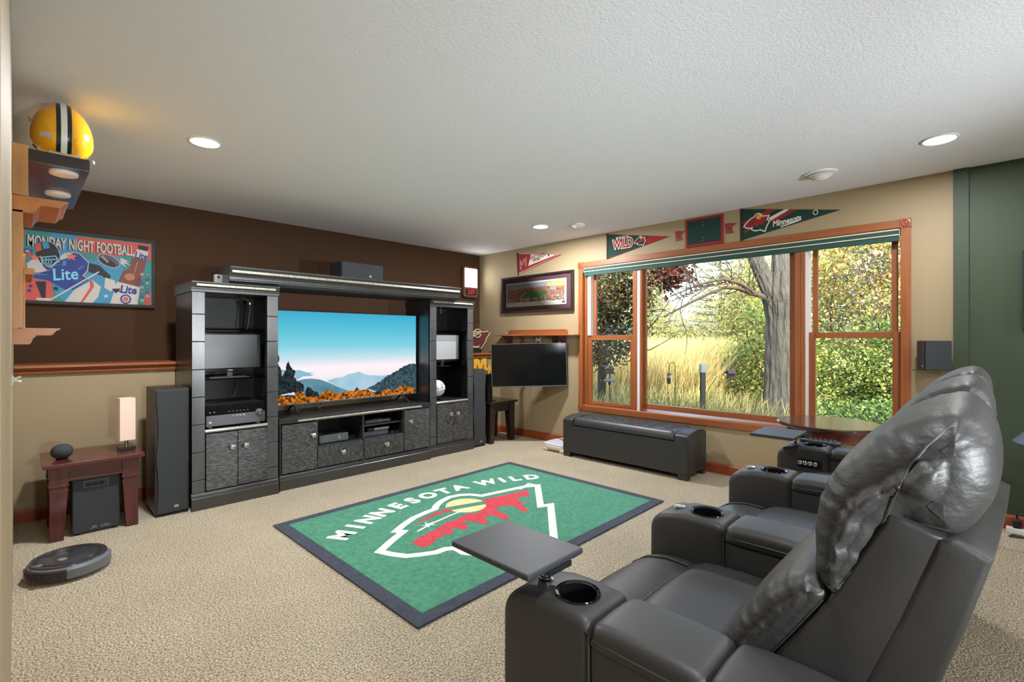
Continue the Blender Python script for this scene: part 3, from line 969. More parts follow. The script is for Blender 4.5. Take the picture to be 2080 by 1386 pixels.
# ------------------------------------------------------------------ audio on and beside the unit
t = thing('centre_speaker', 'wide black centre speaker lying on the bridge shelf', 'speaker', (2.29, 4.2, 1.812))
box('cabinet', 'plastic_black', 2.080, 2.505, 4.215, 4.45, 1.8125, 1.974, t, 0.004)
box('grille', 'grille_cloth', 2.084, 2.501, 4.200, 4.217, 1.816, 1.970, t, 0.006)
box('badge', 'silver_leaf', 2.352, 2.374, 4.1975, 4.2005, 1.846, 1.864, t, 0.001)

t = thing('motion_sensor', 'small rounded grey device on the left tower cabinet top', 'device', (1.11, 4.30, 1.681))
M_ = Matrix.Rotation(0.25, 3, 'Z')
mb = MB().rbox((1.11, 4.30, 1.722), (0.075, 0.035, 0.082), M_)
obj('casing', mb, 'device_grey', t, 0.012, 4)
obj('lens', MB().lathe([(0.004, -0.002), (0.010, 0.0), (0.010, 0.004)], Vector((1.11, 4.30, 1.742)) + M_ @ Vector((-0.012, -0.016, 0)), 'y', 16, M_ @ FLIPY), 'plastic_black', t)


def floor_speaker(label, x0, x1, yf, yb, zt, group=None):
    t = thing('floor_speaker', label, 'speaker', ((x0 + x1) / 2, yf, 0))
    box('cabinet', 'speaker_wood', x0, x1, yf + 0.02, yb, 0.012, zt, t, 0.004)
    n = 24
    zs = [0.02 + (zt - 0.03) * i / n for i in range(n + 1)]
    wd = lambda z: 0.012 - 0.010 * abs(math.sin((z / zt) * PI * 2.2)) ** 1.2
    L = [(x0 + 0.003 + (0.012 - wd(z)) * 1.2, z) for z in zs]
    R_ = [(x1 - 0.003 - (0.012 - wd(z)) * 1.2, z) for z in reversed(zs)]
    mb = MB().prism(L + R_, 'y', yf, yf + 0.024)
    obj('grille', mb, 'grille_cloth', t, 0.007)
    box('badge', 'silver_leaf', x1 - 0.095, x1 - 0.068, yf - 0.002, yf + 0.002, 0.052, 0.070, t, 0.001)
    box('base', 'plastic_black', x0 + 0.006, x1 - 0.006, yf + 0.01, yb - 0.01, 0.0, 0.013, t)
    return t


floor_speaker('tall black floor speaker between the small table and the left tower cabinet', 0.680, 0.884, 4.150, 4.50, 0.902)
floor_speaker('tall black floor speaker right of the right tower cabinet', 3.678, 3.880, 4.214, 4.52, 0.904)

# receiver and its shelf neighbours
t = thing('receiver', 'wide black home theatre receiver low in the left tower cabinet', 'receiver', (1.19, 4.16, 0.586))
box('casing', 'plastic_black', 0.990, 1.398, 4.165, 4.52, 0.600, 0.757, t, 0.003)
box('front_panel', 'plastic_grey', 0.988, 1.400, 4.148, 4.168, 0.598, 0.680, t, 0.004)
box('display_band', 'plastic_gloss', 0.988, 1.400, 4.149, 4.168, 0.680, 0.757, t, 0.003)
obj('volume_dial', MB().lathe([(0.028, 0), (0.028, 0.010), (0.021, 0.012), (0.020, 0.028), (0.016, 0.031)], (1.355, 4.149, 0.676), 'y', 28, FLIPY), 'plastic_grey', t)
obj('pointer', MB().box(1.358, 1.374, 4.114, 4.119, 0.674, 0.690), 'chrome', t)
for i in range(4):
    obj('button', MB().lathe([(0.0085, 0), (0.0085, 0.005), (0.006, 0.006)], (1.172 + i * 0.024, 4.149, 0.664), 'y', 14, FLIPY), 'chrome', t)
for x in (1.012, 1.040): obj('button', MB().lathe([(0.007, 0), (0.006, 0.006)], (x, 4.150, 0.704), 'y', 12, FLIPY), 'plastic_grey', t)
for i in range(6): box('key', 'plastic_grey', 1.135 + i * 0.026, 1.147 + i * 0.026, 4.146, 4.150, 0.699, 0.704, t)
obj('socket', MB().lathe([(0.010, 0), (0.010, 0.004), (0.006, 0.005)], (1.015, 4.149, 0.628), 'y', 14, FLIPY), 'silver_leaf', t)
for x in (1.02, 1.36):
    for y in (4.19, 4.48): obj('foot', MB().lathe([(0.018, 0.586), (0.020, 0.600)], (x, y, 0), n=16), 'silver_leaf', t)

def small_tv(x0, x1, y, z0, z1, zs, label, m_):
    t = thing('monitor', label, 'television', ((x0 + x1) / 2, y, zs))
    box('housing', 'plastic_gloss', x0, x1, y, y + 0.035, z0, z1, t, 0.004)
    box('screen', m_, x0 + 0.016, x1 - 0.016, y - 0.002, y + 0.002, z0 + 0.030, z1 - 0.016, t)
    box('neck', 'plastic_black', (x0 + x1) / 2 - 0.02, (x0 + x1) / 2 + 0.02, y + 0.008, y + 0.028, zs + 0.008, z0 + 0.01, t, 0.002)
    obj('stand', MB().superq(((x0 + x1) / 2, y + 0.015, zs + 0.007), (0.13, 0.085, 0.007), 0.4, 1.0), 'plastic_gloss', t)
    box('logo_bar', 'chrome', (x0 + x1) / 2 - 0.02, (x0 + x1) / 2 + 0.02, y - 0.003, y, z0 + 0.010, z0 + 0.016, t)
    return t


small_tv(0.955, 1.425, 4.30, 0.998, 1.308, 0.9515, 'small dark television on the glass shelf of the left tower cabinet', 'screen_dull')
small_tv(3.105, 3.585, 4.35, 1.000, 1.318, 0.9485, 'small television with window glare painted on its screen in the right tower cabinet', 'screen_painted_glare')
t = thing('keyboard', 'slim black keyboard lying in front of the small dark television', 'keyboard', (1.14, 4.24, 0.9515))
obj('body', MB().box(1.02, 1.30, 4.205, 4.255, 0.9515, 0.962), 'plastic_black', t, 0.003)
for i in range(9): box('key', 'plastic_grey', 1.035 + i * 0.027, 1.055 + i * 0.027, 4.212, 4.240, 0.962, 0.965, t, 0.001)
t = thing('light_cord', 'thin cord and switch hanging in the top of the left tower cabinet', 'cord', (1.33, 4.4, 1.6))
obj('cord', MB().tube([(1.307, 4.42, 1.606), (1.33, 4.4, 1.590), (1.366, 4.4, 1.566), (1.366, 4.4, 1.50), (1.352, 4.41, 1.36), (1.347, 4.42, 1.335)], 0.004, 6), 'cable', t)
obj('switch', MB().superq((1.366, 4.4, 1.556), (0.012, 0.010, 0.018), 0.6, 0.6, 12, 8), 'steel', t)
t = thing('speaker_wire', 'thin grey wire hanging behind the receiver in the left tower cabinet', 'wire', (1.29, 4.56, 0.76))
obj('wire', MB().tube([(1.325, 4.57, 0.94), (1.315, 4.56, 0.86), (1.29, 4.55, 0.79), (1.26, 4.54, 0.7605)], 0.004, 6), 'cable', t)
t = thing('light_cord', 'short white cord end hanging inside the right tower cabinet', 'cord', (3.307, 4.34, 1.6))
obj('cord', MB().tube([(3.307, 4.34, 1.606), (3.307, 4.34, 1.565)], 0.004, 6), 'cable', t)
obj('switch', MB().superq((3.307, 4.34, 1.556), (0.012, 0.012, 0.014), 0.8, 0.8, 12, 8), 'cable', t)

t = thing('ball', 'white autographed ball on a small stand in the right tower cabinet', 'ball', (3.245, 4.33, 0.585))
c = Vector((3.245, 4.33, 0.713))
obj('sphere', MB().superq(c, (0.092, 0.092, 0.092), 1, 1, 32, 20), 'white_plastic', t)
mb = MB()
for dx, dz, w_, h_ in ((-0.03, 0.02, 0.07, 0.030), (0.045, -0.02, 0.03, 0.020), (0.02, 0.05, 0.05, 0.02)):
    vs = []
    for a in np.linspace(0, 2 * PI, 16, endpoint=False):
        p = Vector((dx + w_ / 2 * math.cos(a), -1, dz + h_ / 2 * math.sin(a)))
        p.y = -math.sqrt(max(0, 0.0932 ** 2 - p.x ** 2 - p.z ** 2))
        vs.append(c + p)
    mb.add(vs, [tuple(range(16))])
obj('printed_panel', mb, 'sticker_blue', t)
mb = MB()
mb.tube([c + Vector((0.0, -0.0935, 0.005)), c + Vector((0.012, -0.0925, 0.03)), c + Vector((0.022, -0.0905, -0.01))], 0.002, 4)
mb.tube([c + Vector((-0.02, -0.0915, -0.02)), c + Vector((0.01, -0.093, -0.015)), c + Vector((0.03, -0.088, -0.022))], 0.002, 4)
obj('signature', mb, 'bronze', t)
obj('stand', MB().lathe([(0.045, 0.585), (0.042, 0.592), (0.022, 0.600), (0.020, 0.618), (0.045, 0.632)], (3.245, 4.33, 0), n=24), 'plastic_gloss', t)

t = thing('game_console', 'grey slim game console in the left bay of the media console', 'game console', (2.0, 4.22, 0.324))
box('body', 'plastic_grey', 1.868, 2.140, 4.200, 4.44, 0.330, 0.398, t, 0.005)
box('top_panel', 'plastic_black', 1.95, 2.12, 4.24, 4.42, 0.397, 0.401, t, 0.002)
obj('power_button', MB().lathe([(0.014, 0), (0.014, 0.004), (0.009, 0.005)], (2.055, 4.200, 0.362), 'y', 20, FLIPY), 'chrome', t)
for x in (1.89, 2.12): box('foot', 'plastic_black', x - 0.015, x + 0.015, 4.22, 4.42, 0.3242, 0.331, t)
t = thing('power_adapter', 'small black adapter with a coiled cord beside the game console', 'adapter', (2.2, 4.28, 0.324))
box('brick', 'plastic_black', 2.165, 2.235, 4.25, 4.36, 0.3245, 0.352, t, 0.004)
obj('cord', MB().tube([(2.235, 4.27, 0.335), (2.248, 4.245, 0.352), (2.225, 4.235, 0.362), (2.20, 4.24, 0.354), (2.215, 4.225, 0.332), (2.25, 4.23, 0.329)], 0.004, 6), 'cable_black', t)
t = thing('disc_player', 'black disc player with domed top on the upper shelf of the media console', 'disc player', (2.46, 4.25, 0.444))
box('body', 'plastic_black', 2.325, 2.60, 4.230, 4.45, 0.447, 0.474, t, 0.003)
box('front', 'plastic_grey', 2.325, 2.60, 4.224, 4.232, 0.447, 0.474, t, 0.002)
obj('dome', MB().superq((2.46, 4.34, 0.474), (0.125, 0.10, 0.022), 0.7, 0.9), 'plastic_gloss', t)
for i in range(4): box('button', 'silver_leaf', 2.45 + i * 0.034, 2.47 + i * 0.034, 4.221, 4.225, 0.456, 0.464, t)
for x in (2.34, 2.58): box('foot', 'plastic_black', x - 0.01, x + 0.01, 4.24, 4.44, 0.4442, 0.448, t)
t = thing('video_recorder', 'black video recorder on the lower right bay of the media console', 'video recorder', (2.43, 4.25, 0.324))
box('body', 'plastic_black', 2.310, 2.575, 4.235, 4.48, 0.3245, 0.368, t, 0.003)
box('front', 'plastic_grey', 2.310, 2.575, 4.229, 4.237, 0.328, 0.366, t, 0.002)
t = thing('cable_box', 'small silver fronted box on top of the video recorder', 'box', (2.5, 4.25, 0.368))
box('body', 'plastic_black', 2.36, 2.59, 4.245, 4.42, 0.3685, 0.394, t, 0.003)
box('front', 'silver_leaf', 2.43, 2.59, 4.240, 4.247, 0.370, 0.392, t, 0.002)
t = thing('game_controller', 'dark controller lying right of the video recorder', 'controller', (2.64, 4.24, 0.324))
obj('body', MB().superq((2.642, 4.25, 0.336), (0.048, 0.030, 0.0115), 0.7, 0.7), 'plastic_black', t)
for x in (2.608, 2.676): obj('grip', MB().superq((x, 4.228, 0.333), (0.016, 0.030, 0.0085), 0.9, 0.9, 14, 8), 'plastic_black', t)

# ------------------------------------------------------------------ the pair of end tables
def end_table(label, x0, x1, yf, yb, zt, mx_, mz_):
    t = thing('end_table', label, 'table', ((x0 + x1) / 2, (yf + yb) / 2, 0))
    box('top', mx_, x0 - 0.03, x1 + 0.03, yf - 0.03, yb + 0.03, zt - 0.024, zt, t, 0.003)
    a = 0.012
    lw = 0.088
    # leg blocks, taper below
    for i, x in enumerate((x0, x1 - lw)):
        for j, y in enumerate((yf, yb - lw)):
            mb = MB()
            mb.box(x, x + lw, y, y + lw, zt - 0.14, zt - 0.024)
            mb.box(x - 0.004, x + lw + 0.004, y - 0.004, y + lw + 0.004, zt - 0.148, zt - 0.138)
            mb.box(x + 0.004, x + lw - 0.004, y + 0.004, y + lw - 0.004, zt - 0.166, zt - 0.148)
            mb.box(x, x + lw, y, y + lw, zt - 0.176, zt - 0.166)
            # the foot narrows to the outside corner
            fx = 0.022
            ox0, ox1 = (x + 0.002, x + lw - fx) if i == 0 else (x + fx, x + lw - 0.002)
            oy0, oy1 = (y + 0.002, y + lw - fx) if j == 0 else (y + fx, y + lw - 0.002)
            tz = zt - 0.176
            mb.add([(ox0, oy0, 0), (ox1, oy0, 0), (ox1, oy1, 0), (ox0, oy1, 0), (x + .002, y + .002, tz), (x + lw - .002, y + .002, tz), (x + lw - .002, y + lw - .002, tz), (x + .002, y + lw - .002, tz)],
                   [(0, 3, 2, 1), (4, 5, 6, 7), (0, 1, 5, 4), (1, 2, 6, 5), (2, 3, 7, 6), (3, 0, 4, 7)])
            obj('leg', mb, mz_, t, 0.0015)
    for (ax, bx, ay, by) in ((x0 + lw, x1 - lw, yf + a, yf + a + 0.02), (x0 + lw, x1 - lw, yb - a - 0.02, yb - a), (x0 + a, x0 + a + 0.02, yf + lw, yb - lw), (x1 - a - 0.02, x1 - a, yf + lw, yb - lw)):
        mb = MB()
        mb.box(ax, bx, ay, by, zt - 0.106, zt - 0.024)
        mb.box(ax, bx, ay - 0.008, by + 0.008, zt - 0.122, zt - 0.106)
        obj('apron', mb, mx_, t, 0.0015)
    return t


TLZ = 0.485
end_table('mahogany end table with a lamp on it by the tan wall', 0.140, 0.580, 4.105, 4.54, TLZ, 'mahogany_x', 'mahogany_z')
end_table('dark espresso end table in the corner under the wall television', 3.945, 4.365, 4.215, 4.60, 0.500, 'espresso_x', 'espresso_z')

t = thing('subwoofer', 'black subwoofer box under the mahogany end table', 'speaker', (0.365, 4.165, 0))
mb = MB().box(0.252, 0.478, 4.155, 4.40, 0.012, 0.362)
obj('cabinet', mb, 'plastic_black', t, 0.004)
obj('front_baffle', MB().box(0.246, 0.484, 4.140, 4.158, 0.010, 0.364), 'grille_cloth', t, 0.010, 3)
box('control_panel', 'plastic_grey', 0.300, 0.425, 4.1375, 4.1405, 0.298, 0.342, t, 0.003)
box('panel_inset', 'plastic_black', 0.306, 0.419, 4.136, 4.138, 0.303, 0.337, t, 0.001)
for x in (0.330, 0.360, 0.392):
    obj('dial', MB().lathe([(0.011, 0), (0.011, 0.010), (0.008, 0.012)], (x, 4.137, 0.318), 'y', 16, FLIPY), 'plastic_gloss', t)
mb = MB()
put_text(mb, 'Jik  Use', 0.030, lambda u, v, w: (0.385 + u, 4.1385 - w, 0.038 + v), 0.0012, 1.0, -0.0008, 0.35)
obj('scuffed_script', mb, 'white_matte', t, smooth=False)
for x in (0.27, 0.46):
    for y in (4.17, 4.38): obj('foot', MB().lathe([(0.014, 0), (0.016, 0.013)], (x, y, 0), n=12), 'plastic_black', t)

t = thing('table_lamp', 'little lamp with a tall square pinkish shade on the mahogany table', 'lamp', (0.53, 4.28, TLZ))
M_ = Matrix.Rotation(math.radians(4), 3, 'Z')
obj('base', MB().rbox((0.535, 4.28, TLZ + 0.014), (0.092, 0.088, 0.027), M_), 'espresso_x', t, 0.003)
obj('pole', MB().lathe([(0.011, TLZ + 0.027), (0.011, TLZ + 0.13)], (0.535, 4.28, 0), n=16), 'steel', t)
mb = MB()
z0, z1 = TLZ + 0.072, TLZ + 0.362
for s_, d_ in (((0.086, 0.004), (0, -0.041)), ((0.086, 0.004), (0, 0.041)), ((0.004, 0.078), (-0.041, 0)), ((0.004, 0.078), (0.041, 0))):
    mb.rbox(Vector((0.535, 4.28, (z0 + z1) / 2)) + M_ @ Vector((d_[0], d_[1], 0)), (s_[0], s_[1], z1 - z0), M_)
obj('lamp_shade', mb, 'lamp_shade', t)
obj('bulb', MB().superq((0.535, 4.28, TLZ + 0.165), (0.022, 0.022, 0.036), 1, 1, 16, 12), 'white_plastic', t)

t = thing('smart_speaker', 'black fabric ball shaped speaker on the mahogany table', 'speaker', (0.205, 4.25, TLZ))
obj('base_ring', MB().lathe([(0.028, TLZ), (0.032, TLZ + 0.006)], (0.205, 4.25, 0), n=28), 'plastic_black', t)
obj('fabric_body', MB().superq((0.205, 4.25, TLZ + 0.049), (0.056, 0.056, 0.047), 0.95, 1, 32, 20), 'grille_cloth', t)
for n_, p in enumerate(((0.198, 4.195), (0.212, 4.194))):
    pass

# robot vacuum
RX, RY, RR = 0.200, 3.545, 0.170
t = thing('robot_vacuum', 'round dark grey robot vacuum on the carpet', 'robot vacuum', (RX, RY, 0))
obj('chassis', MB().lathe([(0.12, 0.008), (RR - 0.012, 0.014), (RR - 0.004, 0.024), (RR - 0.004, 0.072), (RR - 0.012, 0.080)], (RX, RY, 0), n=56), 'robot_side', t, angle=40)
mb = MB()
for a0, a1 in ((math.radians(178), math.radians(262)), (math.radians(264), math.radians(358))):
    n = 22
    vs = []
    for i in range(n + 1):
        a = a0 + (a1 - a0) * i / n
        for r, z in ((RR - 0.006, 0.016), (RR + 0.006, 0.022), (RR + 0.006, 0.066), (RR - 0.006, 0.072)):
            vs.append((RX + r * math.cos(a), RY + r * math.sin(a), z))
    fs = [(i * 4 + j, i * 4 + (j + 1) % 4, (i + 1) * 4 + (j + 1) % 4, (i + 1) * 4 + j) for i in range(n) for j in range(4)]
    fs += [(0, 1, 2, 3), (n * 4 + 3, n * 4 + 2, n * 4 + 1, n * 4)]
    q = MB(); q.add(vs, fs)
    obj('bumper', q, 'wine_trim' if a0 < 3.2 else 'robot_side', t)
obj('top_plate', MB().lathe([(RR - 0.010, 0.079), (RR - 0.014, 0.086), (0.135, 0.087), (0.131, 0.085), (0.127, 0.087), (0.02, 0.088)], (RX, RY, 0), n=56), 'robot_dark', t, angle=40)
obj('top_ring', MB().lathe([(0.132, 0.0862), (0.1305, 0.0885), (0.1265, 0.0885), (0.125, 0.0862)], (RX, RY, 0), n=56), 'wine_trim', t)
obj('button', MB().lathe([(0.020, 0.086), (0.020, 0.090), (0.014, 0.0915)], (RX - 0.03, RY - 0.045, 0), n=24), 'silver_leaf', t)
obj('sensor_window', MB().superq((RX - 0.112, RY - 0.112, 0.052), (0.03, 0.03, 0.012), 0.5, 0.5, 18, 8), 'plastic_gloss', t)
obj('camera_eye', MB().superq((RX - 0.125, RY - 0.06, 0.086), (0.024, 0.014, 0.008), 0.8, 0.8, 14, 8), 'plastic_grey', t)
for a in (200, 300, 60):
    obj('wheel', MB().lathe([(0.03, -0.012), (0.032, 0.0), (0.03, 0.012)], (RX + 0.10 * math.cos(math.radians(a)), RY + 0.10 * math.sin(math.radians(a)), 0.032), 'y', 18), 'plastic_black', t)

# ------------------------------------------------------------------ wooden shelf unit on the left wall, helmet ledge above
LX = -0.014
t = thing('wall_shelf', 'honey oak wall shelf with crown moulded ledges on the left wall', 'shelf', (LX, 3.0, 1.24))
mb = MB()
prof = [(3.0, 1.885), (3.0, 2.096), (3.02, 2.112), (3.06, 2.122), (3.42, 2.13), (3.42, 1.885)]
mb.prism(prof, 'x', LX, 0.037)
obj('head_board', mb, 'oak_z', t, 0.002)
box('back_board', 'oak_z', LX, 0.021, 3.0, 3.42, 1.30, 1.82, t, 0.002)
mb = MB()
mb.prism([(3.008, 1.545), (3.008, 1.60), (3.02, 1.625), (3.05, 1.635), (3.05, 1.30), (3.008, 1.30)], 'x', 0.0211, 0.027)
obj('face_strip', mb, 'oak_z', t, 0.001)


def ledge(zt, d1, d2):
    # outline in x and z: a board with an ogee moulding stepping back under it
    m_ = MB()
    p1 = [(LX, zt - 0.032), (d1 - 0.030, zt - 0.032), (d1 - 0.024, zt - 0.026), (d1 - 0.012, zt - 0.010), (d1 - 0.002, zt - 0.006), (d1, zt), (LX, zt)]
    m_.prism(p1, 'y', 3.0, 3.42)
    p2 = [(LX, zt - 0.072), (d2 - 0.022, zt - 0.072), (d2 - 0.016, zt - 0.064), (d2 - 0.010, zt - 0.046), (d2, zt - 0.036), (d2, zt - 0.032), (LX, zt - 0.032)]
    m_.prism(p2, 'y', 3.0, 3.41)
    return m_


obj('lower_ledge', ledge(1.305, 0.140, 0.062), 'oak_y', t, smooth=False)
obj('upper_ledge', ledge(1.882, 0.168, 0.075), 'oak_y', t, smooth=False)
mb = MB().prism([(0.021, 1.54), (0.050, 1.54), (0.056, 1.548), (0.056, 1.568), (0.021, 1.568)], 'y', 3.0, 3.42)
obj('middle_shelf', mb, 'oak_y', t, 0.002)
obj('end_strip', MB().prism([(3.0, 1.30), (3.0, 1.545), (2.99, 1.55), (2.99, 1.30)], 'x', LX, 0.006), 'oak_z', t)

t = thing('display_ledge', 'black display ledge that carries the football helmet high on the left wall', 'shelf', (0.04, 3.0, 2.04))
mb = MB()
mb.box(0.0375, 0.240, 3.0, 3.95, 2.040, 2.094)
obj('board', mb, 'espresso_x', t, 0.002)
for y in (3.09, 3.55):
    t = thing('puck_light', 'round white stick on light under the helmet ledge, ' + ('nearer the front edge' if y < 3.3 else 'farther back'), 'light', (0.155, y, 2.0395), group=None)
    obj('housing', MB().lathe([(0.050, 2.0245), (0.053, 2.030), (0.053, 2.0395)], (0.155, y, 0), n=32), 'white_plastic', t, angle=50)
    obj('lens', MB().lathe([(0.030, 2.0205), (0.044, 2.0225), (0.047, 2.0246)], (0.155, y, 0), n=32), 'white_matte', t, angle=50)

# helmet
hel = thing('football_helmet', 'gold football helmet with green and white centre stripes', 'helmet', (0.158, 3.26, 2.0945))
HC = Vector((0.158, 3.26, 2.238))
RX_, RY_, RZ_ = 0.118, 0.155, 0.172


def shell_pt(x, a, k=1.0):
    """point on the shell: x across the helmet, a the angle from the back low edge over the crown"""
    s = math.sqrt(max(0.0, 1 - (x / RX_) ** 2))
    y = -math.cos(a) * RY_ * s
    z = math.sin(a) * RZ_ * s
    if z < 0: z *= 0.85
    return HC + Vector((x, y, z)) * 1.0 + Vector((x / RX_, -math.cos(a), math.sin(a))).normalized() * (k - 1)


mb = MB()
nu, nv = 44, 24
a_lo, a_hi = -0.98, PI - 0.10
vs = []
for j in range(nv + 1):
    a = a_lo + (a_hi - a_lo) * j / nv
    for i in range(nu + 1):
        u = math.sin((i / nu - 0.5) * PI)
        p = shell_pt(u * RX_ * 0.999, a)
        p.z = max(p.z, 2.100)
        vs.append(p)
mb.add(vs, [(j * (nu + 1) + i, j * (nu + 1) + i + 1, (j + 1) * (nu + 1) + i + 1, (j + 1) * (nu + 1) + i) for j in range(nv) for i in range(nu)])
sh = obj('shell', mb, 'helmet_gold', hel, angle=80)
so = sh.modifiers.new('thick', 'SOLIDIFY'); so.thickness = 0.005; so.offset = -1


def band(x0, x1, a0, a1, k, nm, m_):
    mb = MB()
    n = 30
    cols = 4
    vs = []
    for j in range(n + 1):
        a = a0 + (a1 - a0) * j / n
        for i in range(cols + 1):
            p = shell_pt(x0 + (x1 - x0) * i / cols, a, 1 + k)
            vs.append(p)
    mb.add(vs, [(j * (cols + 1) + i, j * (cols + 1) + i + 1, (j + 1) * (cols + 1) + i + 1, (j + 1) * (cols + 1) + i) for j in range(n) for i in range(cols)])
    return obj(nm, mb, m_, hel, angle=80)


band(-0.011, 0.011, -0.72, 2.6, 0.0018, 'white_stripe', 'white_plastic')
band(-0.027, -0.011, -0.70, 2.6, 0.0016, 'green_stripe', 'dark_green_stripe')
band(0.011, 0.027, -0.70, 2.6, 0.0016, 'green_stripe', 'dark_green_stripe')
band(-0.082, -0.043, -0.30, -0.13, 0.0016, 'warning_label', 'lilac_plastic')
band(-0.050, 0.060, -0.86, -0.74, 0.0022, 'neck_bumper', 'white_matte')
mb = MB()
mb.lathe([(0.036, 0.0), (0.038, 0.003), (0.030, 0.0045)], HC + Vector((-0.100, 0.03, 0.055)), 'x', 26, Matrix.Rotation(PI, 3, 'Z') @ Matrix.Rotation(0.45, 3, 'Y'))
obj('side_emblem', mb, 'white_matte', hel)
for s_ in (-1, 1):
    obj('ear_snap', MB().superq(HC + Vector((s_ * 0.117, 0.02, -0.075)), (0.008, 0.010, 0.010), 1, 1, 12, 8), 'plastic_grey' if s_ < 0 else 'white_plastic', hel)
mb = MB()
for z, w_ in ((-0.02, 0.10), (-0.06, 0.105), (-0.10, 0.10)):
    mb.tube([HC + Vector((math.sin(q) * w_, 0.09 + math.cos(q) * 0.11, z)) for q in np.linspace(-1.4, 1.4, 12)], 0.005, 6)
for q in (-0.5, 0.5): mb.tube([HC + Vector((math.sin(q) * 0.10, 0.09 + math.cos(q) * 0.11, z)) for z in (-0.10, -0.06, -0.02)], 0.005, 6)
obj('face_mask', mb, 'dark_green_stripe', hel)

t = thing('wall_hook', 'small white two pronged hook low on the left wall below the oak shelf', 'hook', (LX, 3.0, 1.08))
mb = MB()
mb.tube([(LX, 3.0, 1.094), (-0.004, 3.0, 1.084), (0.014, 3.0, 1.094)], 0.004, 6)
mb.tube([(LX, 3.0, 1.068), (-0.004, 3.0, 1.079), (0.014, 3.0, 1.070)], 0.004, 6)
obj('prong', mb, 'white_plastic', t)
box('plate', 'white_plastic', LX, LX + 0.004, 2.985, 3.015, 1.058, 1.104, t, 0.001)

# ------------------------------------------------------------------ framed football poster on the brown wall
pos = thing('framed_poster', 'black framed football and beer poster on the brown wall', 'poster', (0.42, YB, 1.81))
PX0, PX1, PZ0, PZ1 = 0.012, 0.809, 1.546, 2.074
fr_ = [('frame_rail', PX0 - 0.022, PX1 + 0.022, PZ1, PZ1 + 0.024), ('frame_rail', PX0 - 0.022, PX1 + 0.022, PZ0 - 0.024, PZ0), ('frame_rail', PX0 - 0.022, PX0, PZ0, PZ1), ('frame_rail', PX1, PX1 + 0.022, PZ0, PZ1)]
for nm, a, b_, c_, d_ in fr_: box(nm, 'frame_black', a, b_, YB - 0.040, YB - 0.001, c_, d_, pos, 0.002)
flat('pp_teal', (52, 130, 127)); flat('pp_blue', (57, 137, 174)); flat('pp_red', (196, 80, 73)); flat('pp_navy', (38, 58, 132)); flat('pp_dark', (34, 30, 36))
flat('pp_white', (193, 186, 179)); flat('pp_brown', (116, 66, 58)); flat('pp_amber', (176, 108, 84)); flat('pp_lblue', (128, 200, 226)); flat('pp_star', (224, 104, 92)); flat('pp_grey', (84, 80, 96))
sheet = box('print', 'pp_teal', PX0, PX1, YB - 0.026, YB - 0.020, PZ0, PZ1, pos)
cl_ = lambda u, v: (min(max(u, PX0 + 0.001), PX1 - 0.001), min(max(v, PZ0 + 0.001), PZ1 - 0.001))
PP = lambda u, v, w: (cl_(u, v)[0], YB - 0.0262 - w, cl_(u, v)[1])
P_BLUE = [(0.188, 2.072), (0.325, 2.061), (0.346, 1.916), (0.423, 1.881), (0.596, 1.939), (0.626, 1.783), (0.537, 1.534), (0.261, 1.537), (0.198, 1.629), (0.188, 1.91)]
P_REDTR = [(0.325, 2.061), (0.806, 2.068), (0.806, 1.934), (0.614, 1.949), (0.584, 1.938), (0.352, 1.946), (0.341, 2.002)]
P_REDBL = [(0.042, 1.714), (0.188, 1.699), (0.198, 1.538), (0.042, 1.536)]
P_REDBR = [(0.755, 1.607), (0.803, 1.673), (0.803, 1.543), (0.755, 1.541)]
P_REDTL = [(0.013, 2.048), (0.051, 2.064), (0.03, 1.986), (0.013, 1.888)]
P_HELM = [(0.098, 1.968), (0.118, 1.992), (0.168, 2.002), (0.204, 1.983), (0.224, 1.95), (0.236, 1.902), (0.229, 1.845), (0.188, 1.812), (0.128, 1.833), (0.103, 1.886)]
P_HRED = [(0.098, 1.968), (0.128, 1.99), (0.134, 1.931), (0.103, 1.91)]
P_HBLUE = [(0.134, 1.994), (0.168, 2.0), (0.178, 1.951), (0.143, 1.939)]
P_HVIS = [(0.11, 1.9), (0.158, 1.91), (0.209, 1.934), (0.222, 1.9), (0.168, 1.887), (0.118, 1.877)]
P_MASK = [(0.133, 1.875), (0.209, 1.895), (0.225, 1.865), (0.188, 1.817), (0.143, 1.835)]
P_SHL = [(0.054, 1.818), (0.093, 1.864), (0.128, 1.882), (0.138, 1.82), (0.209, 1.793), (0.148, 1.772), (0.083, 1.738), (0.059, 1.784)]
P_JERS = [(0.133, 1.82), (0.188, 1.808), (0.229, 1.859), (0.261, 1.912), (0.308, 1.936), (0.346, 1.93), (0.401, 1.864), (0.395, 1.805), (0.368, 1.758), (0.407, 1.732), (0.314, 1.645), (0.261, 1.641), (0.168, 1.704), (0.088, 1.718), (0.088, 1.753), (0.168, 1.774)]
P_SHR = [(0.235, 1.895), (0.261, 1.923), (0.308, 1.936), (0.292, 1.895), (0.24, 1.867)]
P_ARM = [(0.401, 1.864), (0.468, 1.849), (0.537, 1.774), (0.531, 1.729), (0.48, 1.769), (0.401, 1.791)]
P_GLOVE = [(0.503, 1.756), (0.561, 1.739), (0.578, 1.672), (0.537, 1.646), (0.497, 1.673)]
P_CAP = [(0.718, 2.051), (0.788, 2.042), (0.78, 2.005), (0.716, 2.015)]
P_LABT = [(0.708, 2.014), (0.788, 2.002), (0.773, 1.928), (0.686, 1.943)]
P_NECK = [(0.681, 1.942), (0.773, 1.928), (0.755, 1.826), (0.724, 1.698), (0.584, 1.727), (0.614, 1.816), (0.656, 1.847)]
P_LABB = [(0.578, 1.729), (0.73, 1.695), (0.711, 1.538), (0.534, 1.541)]
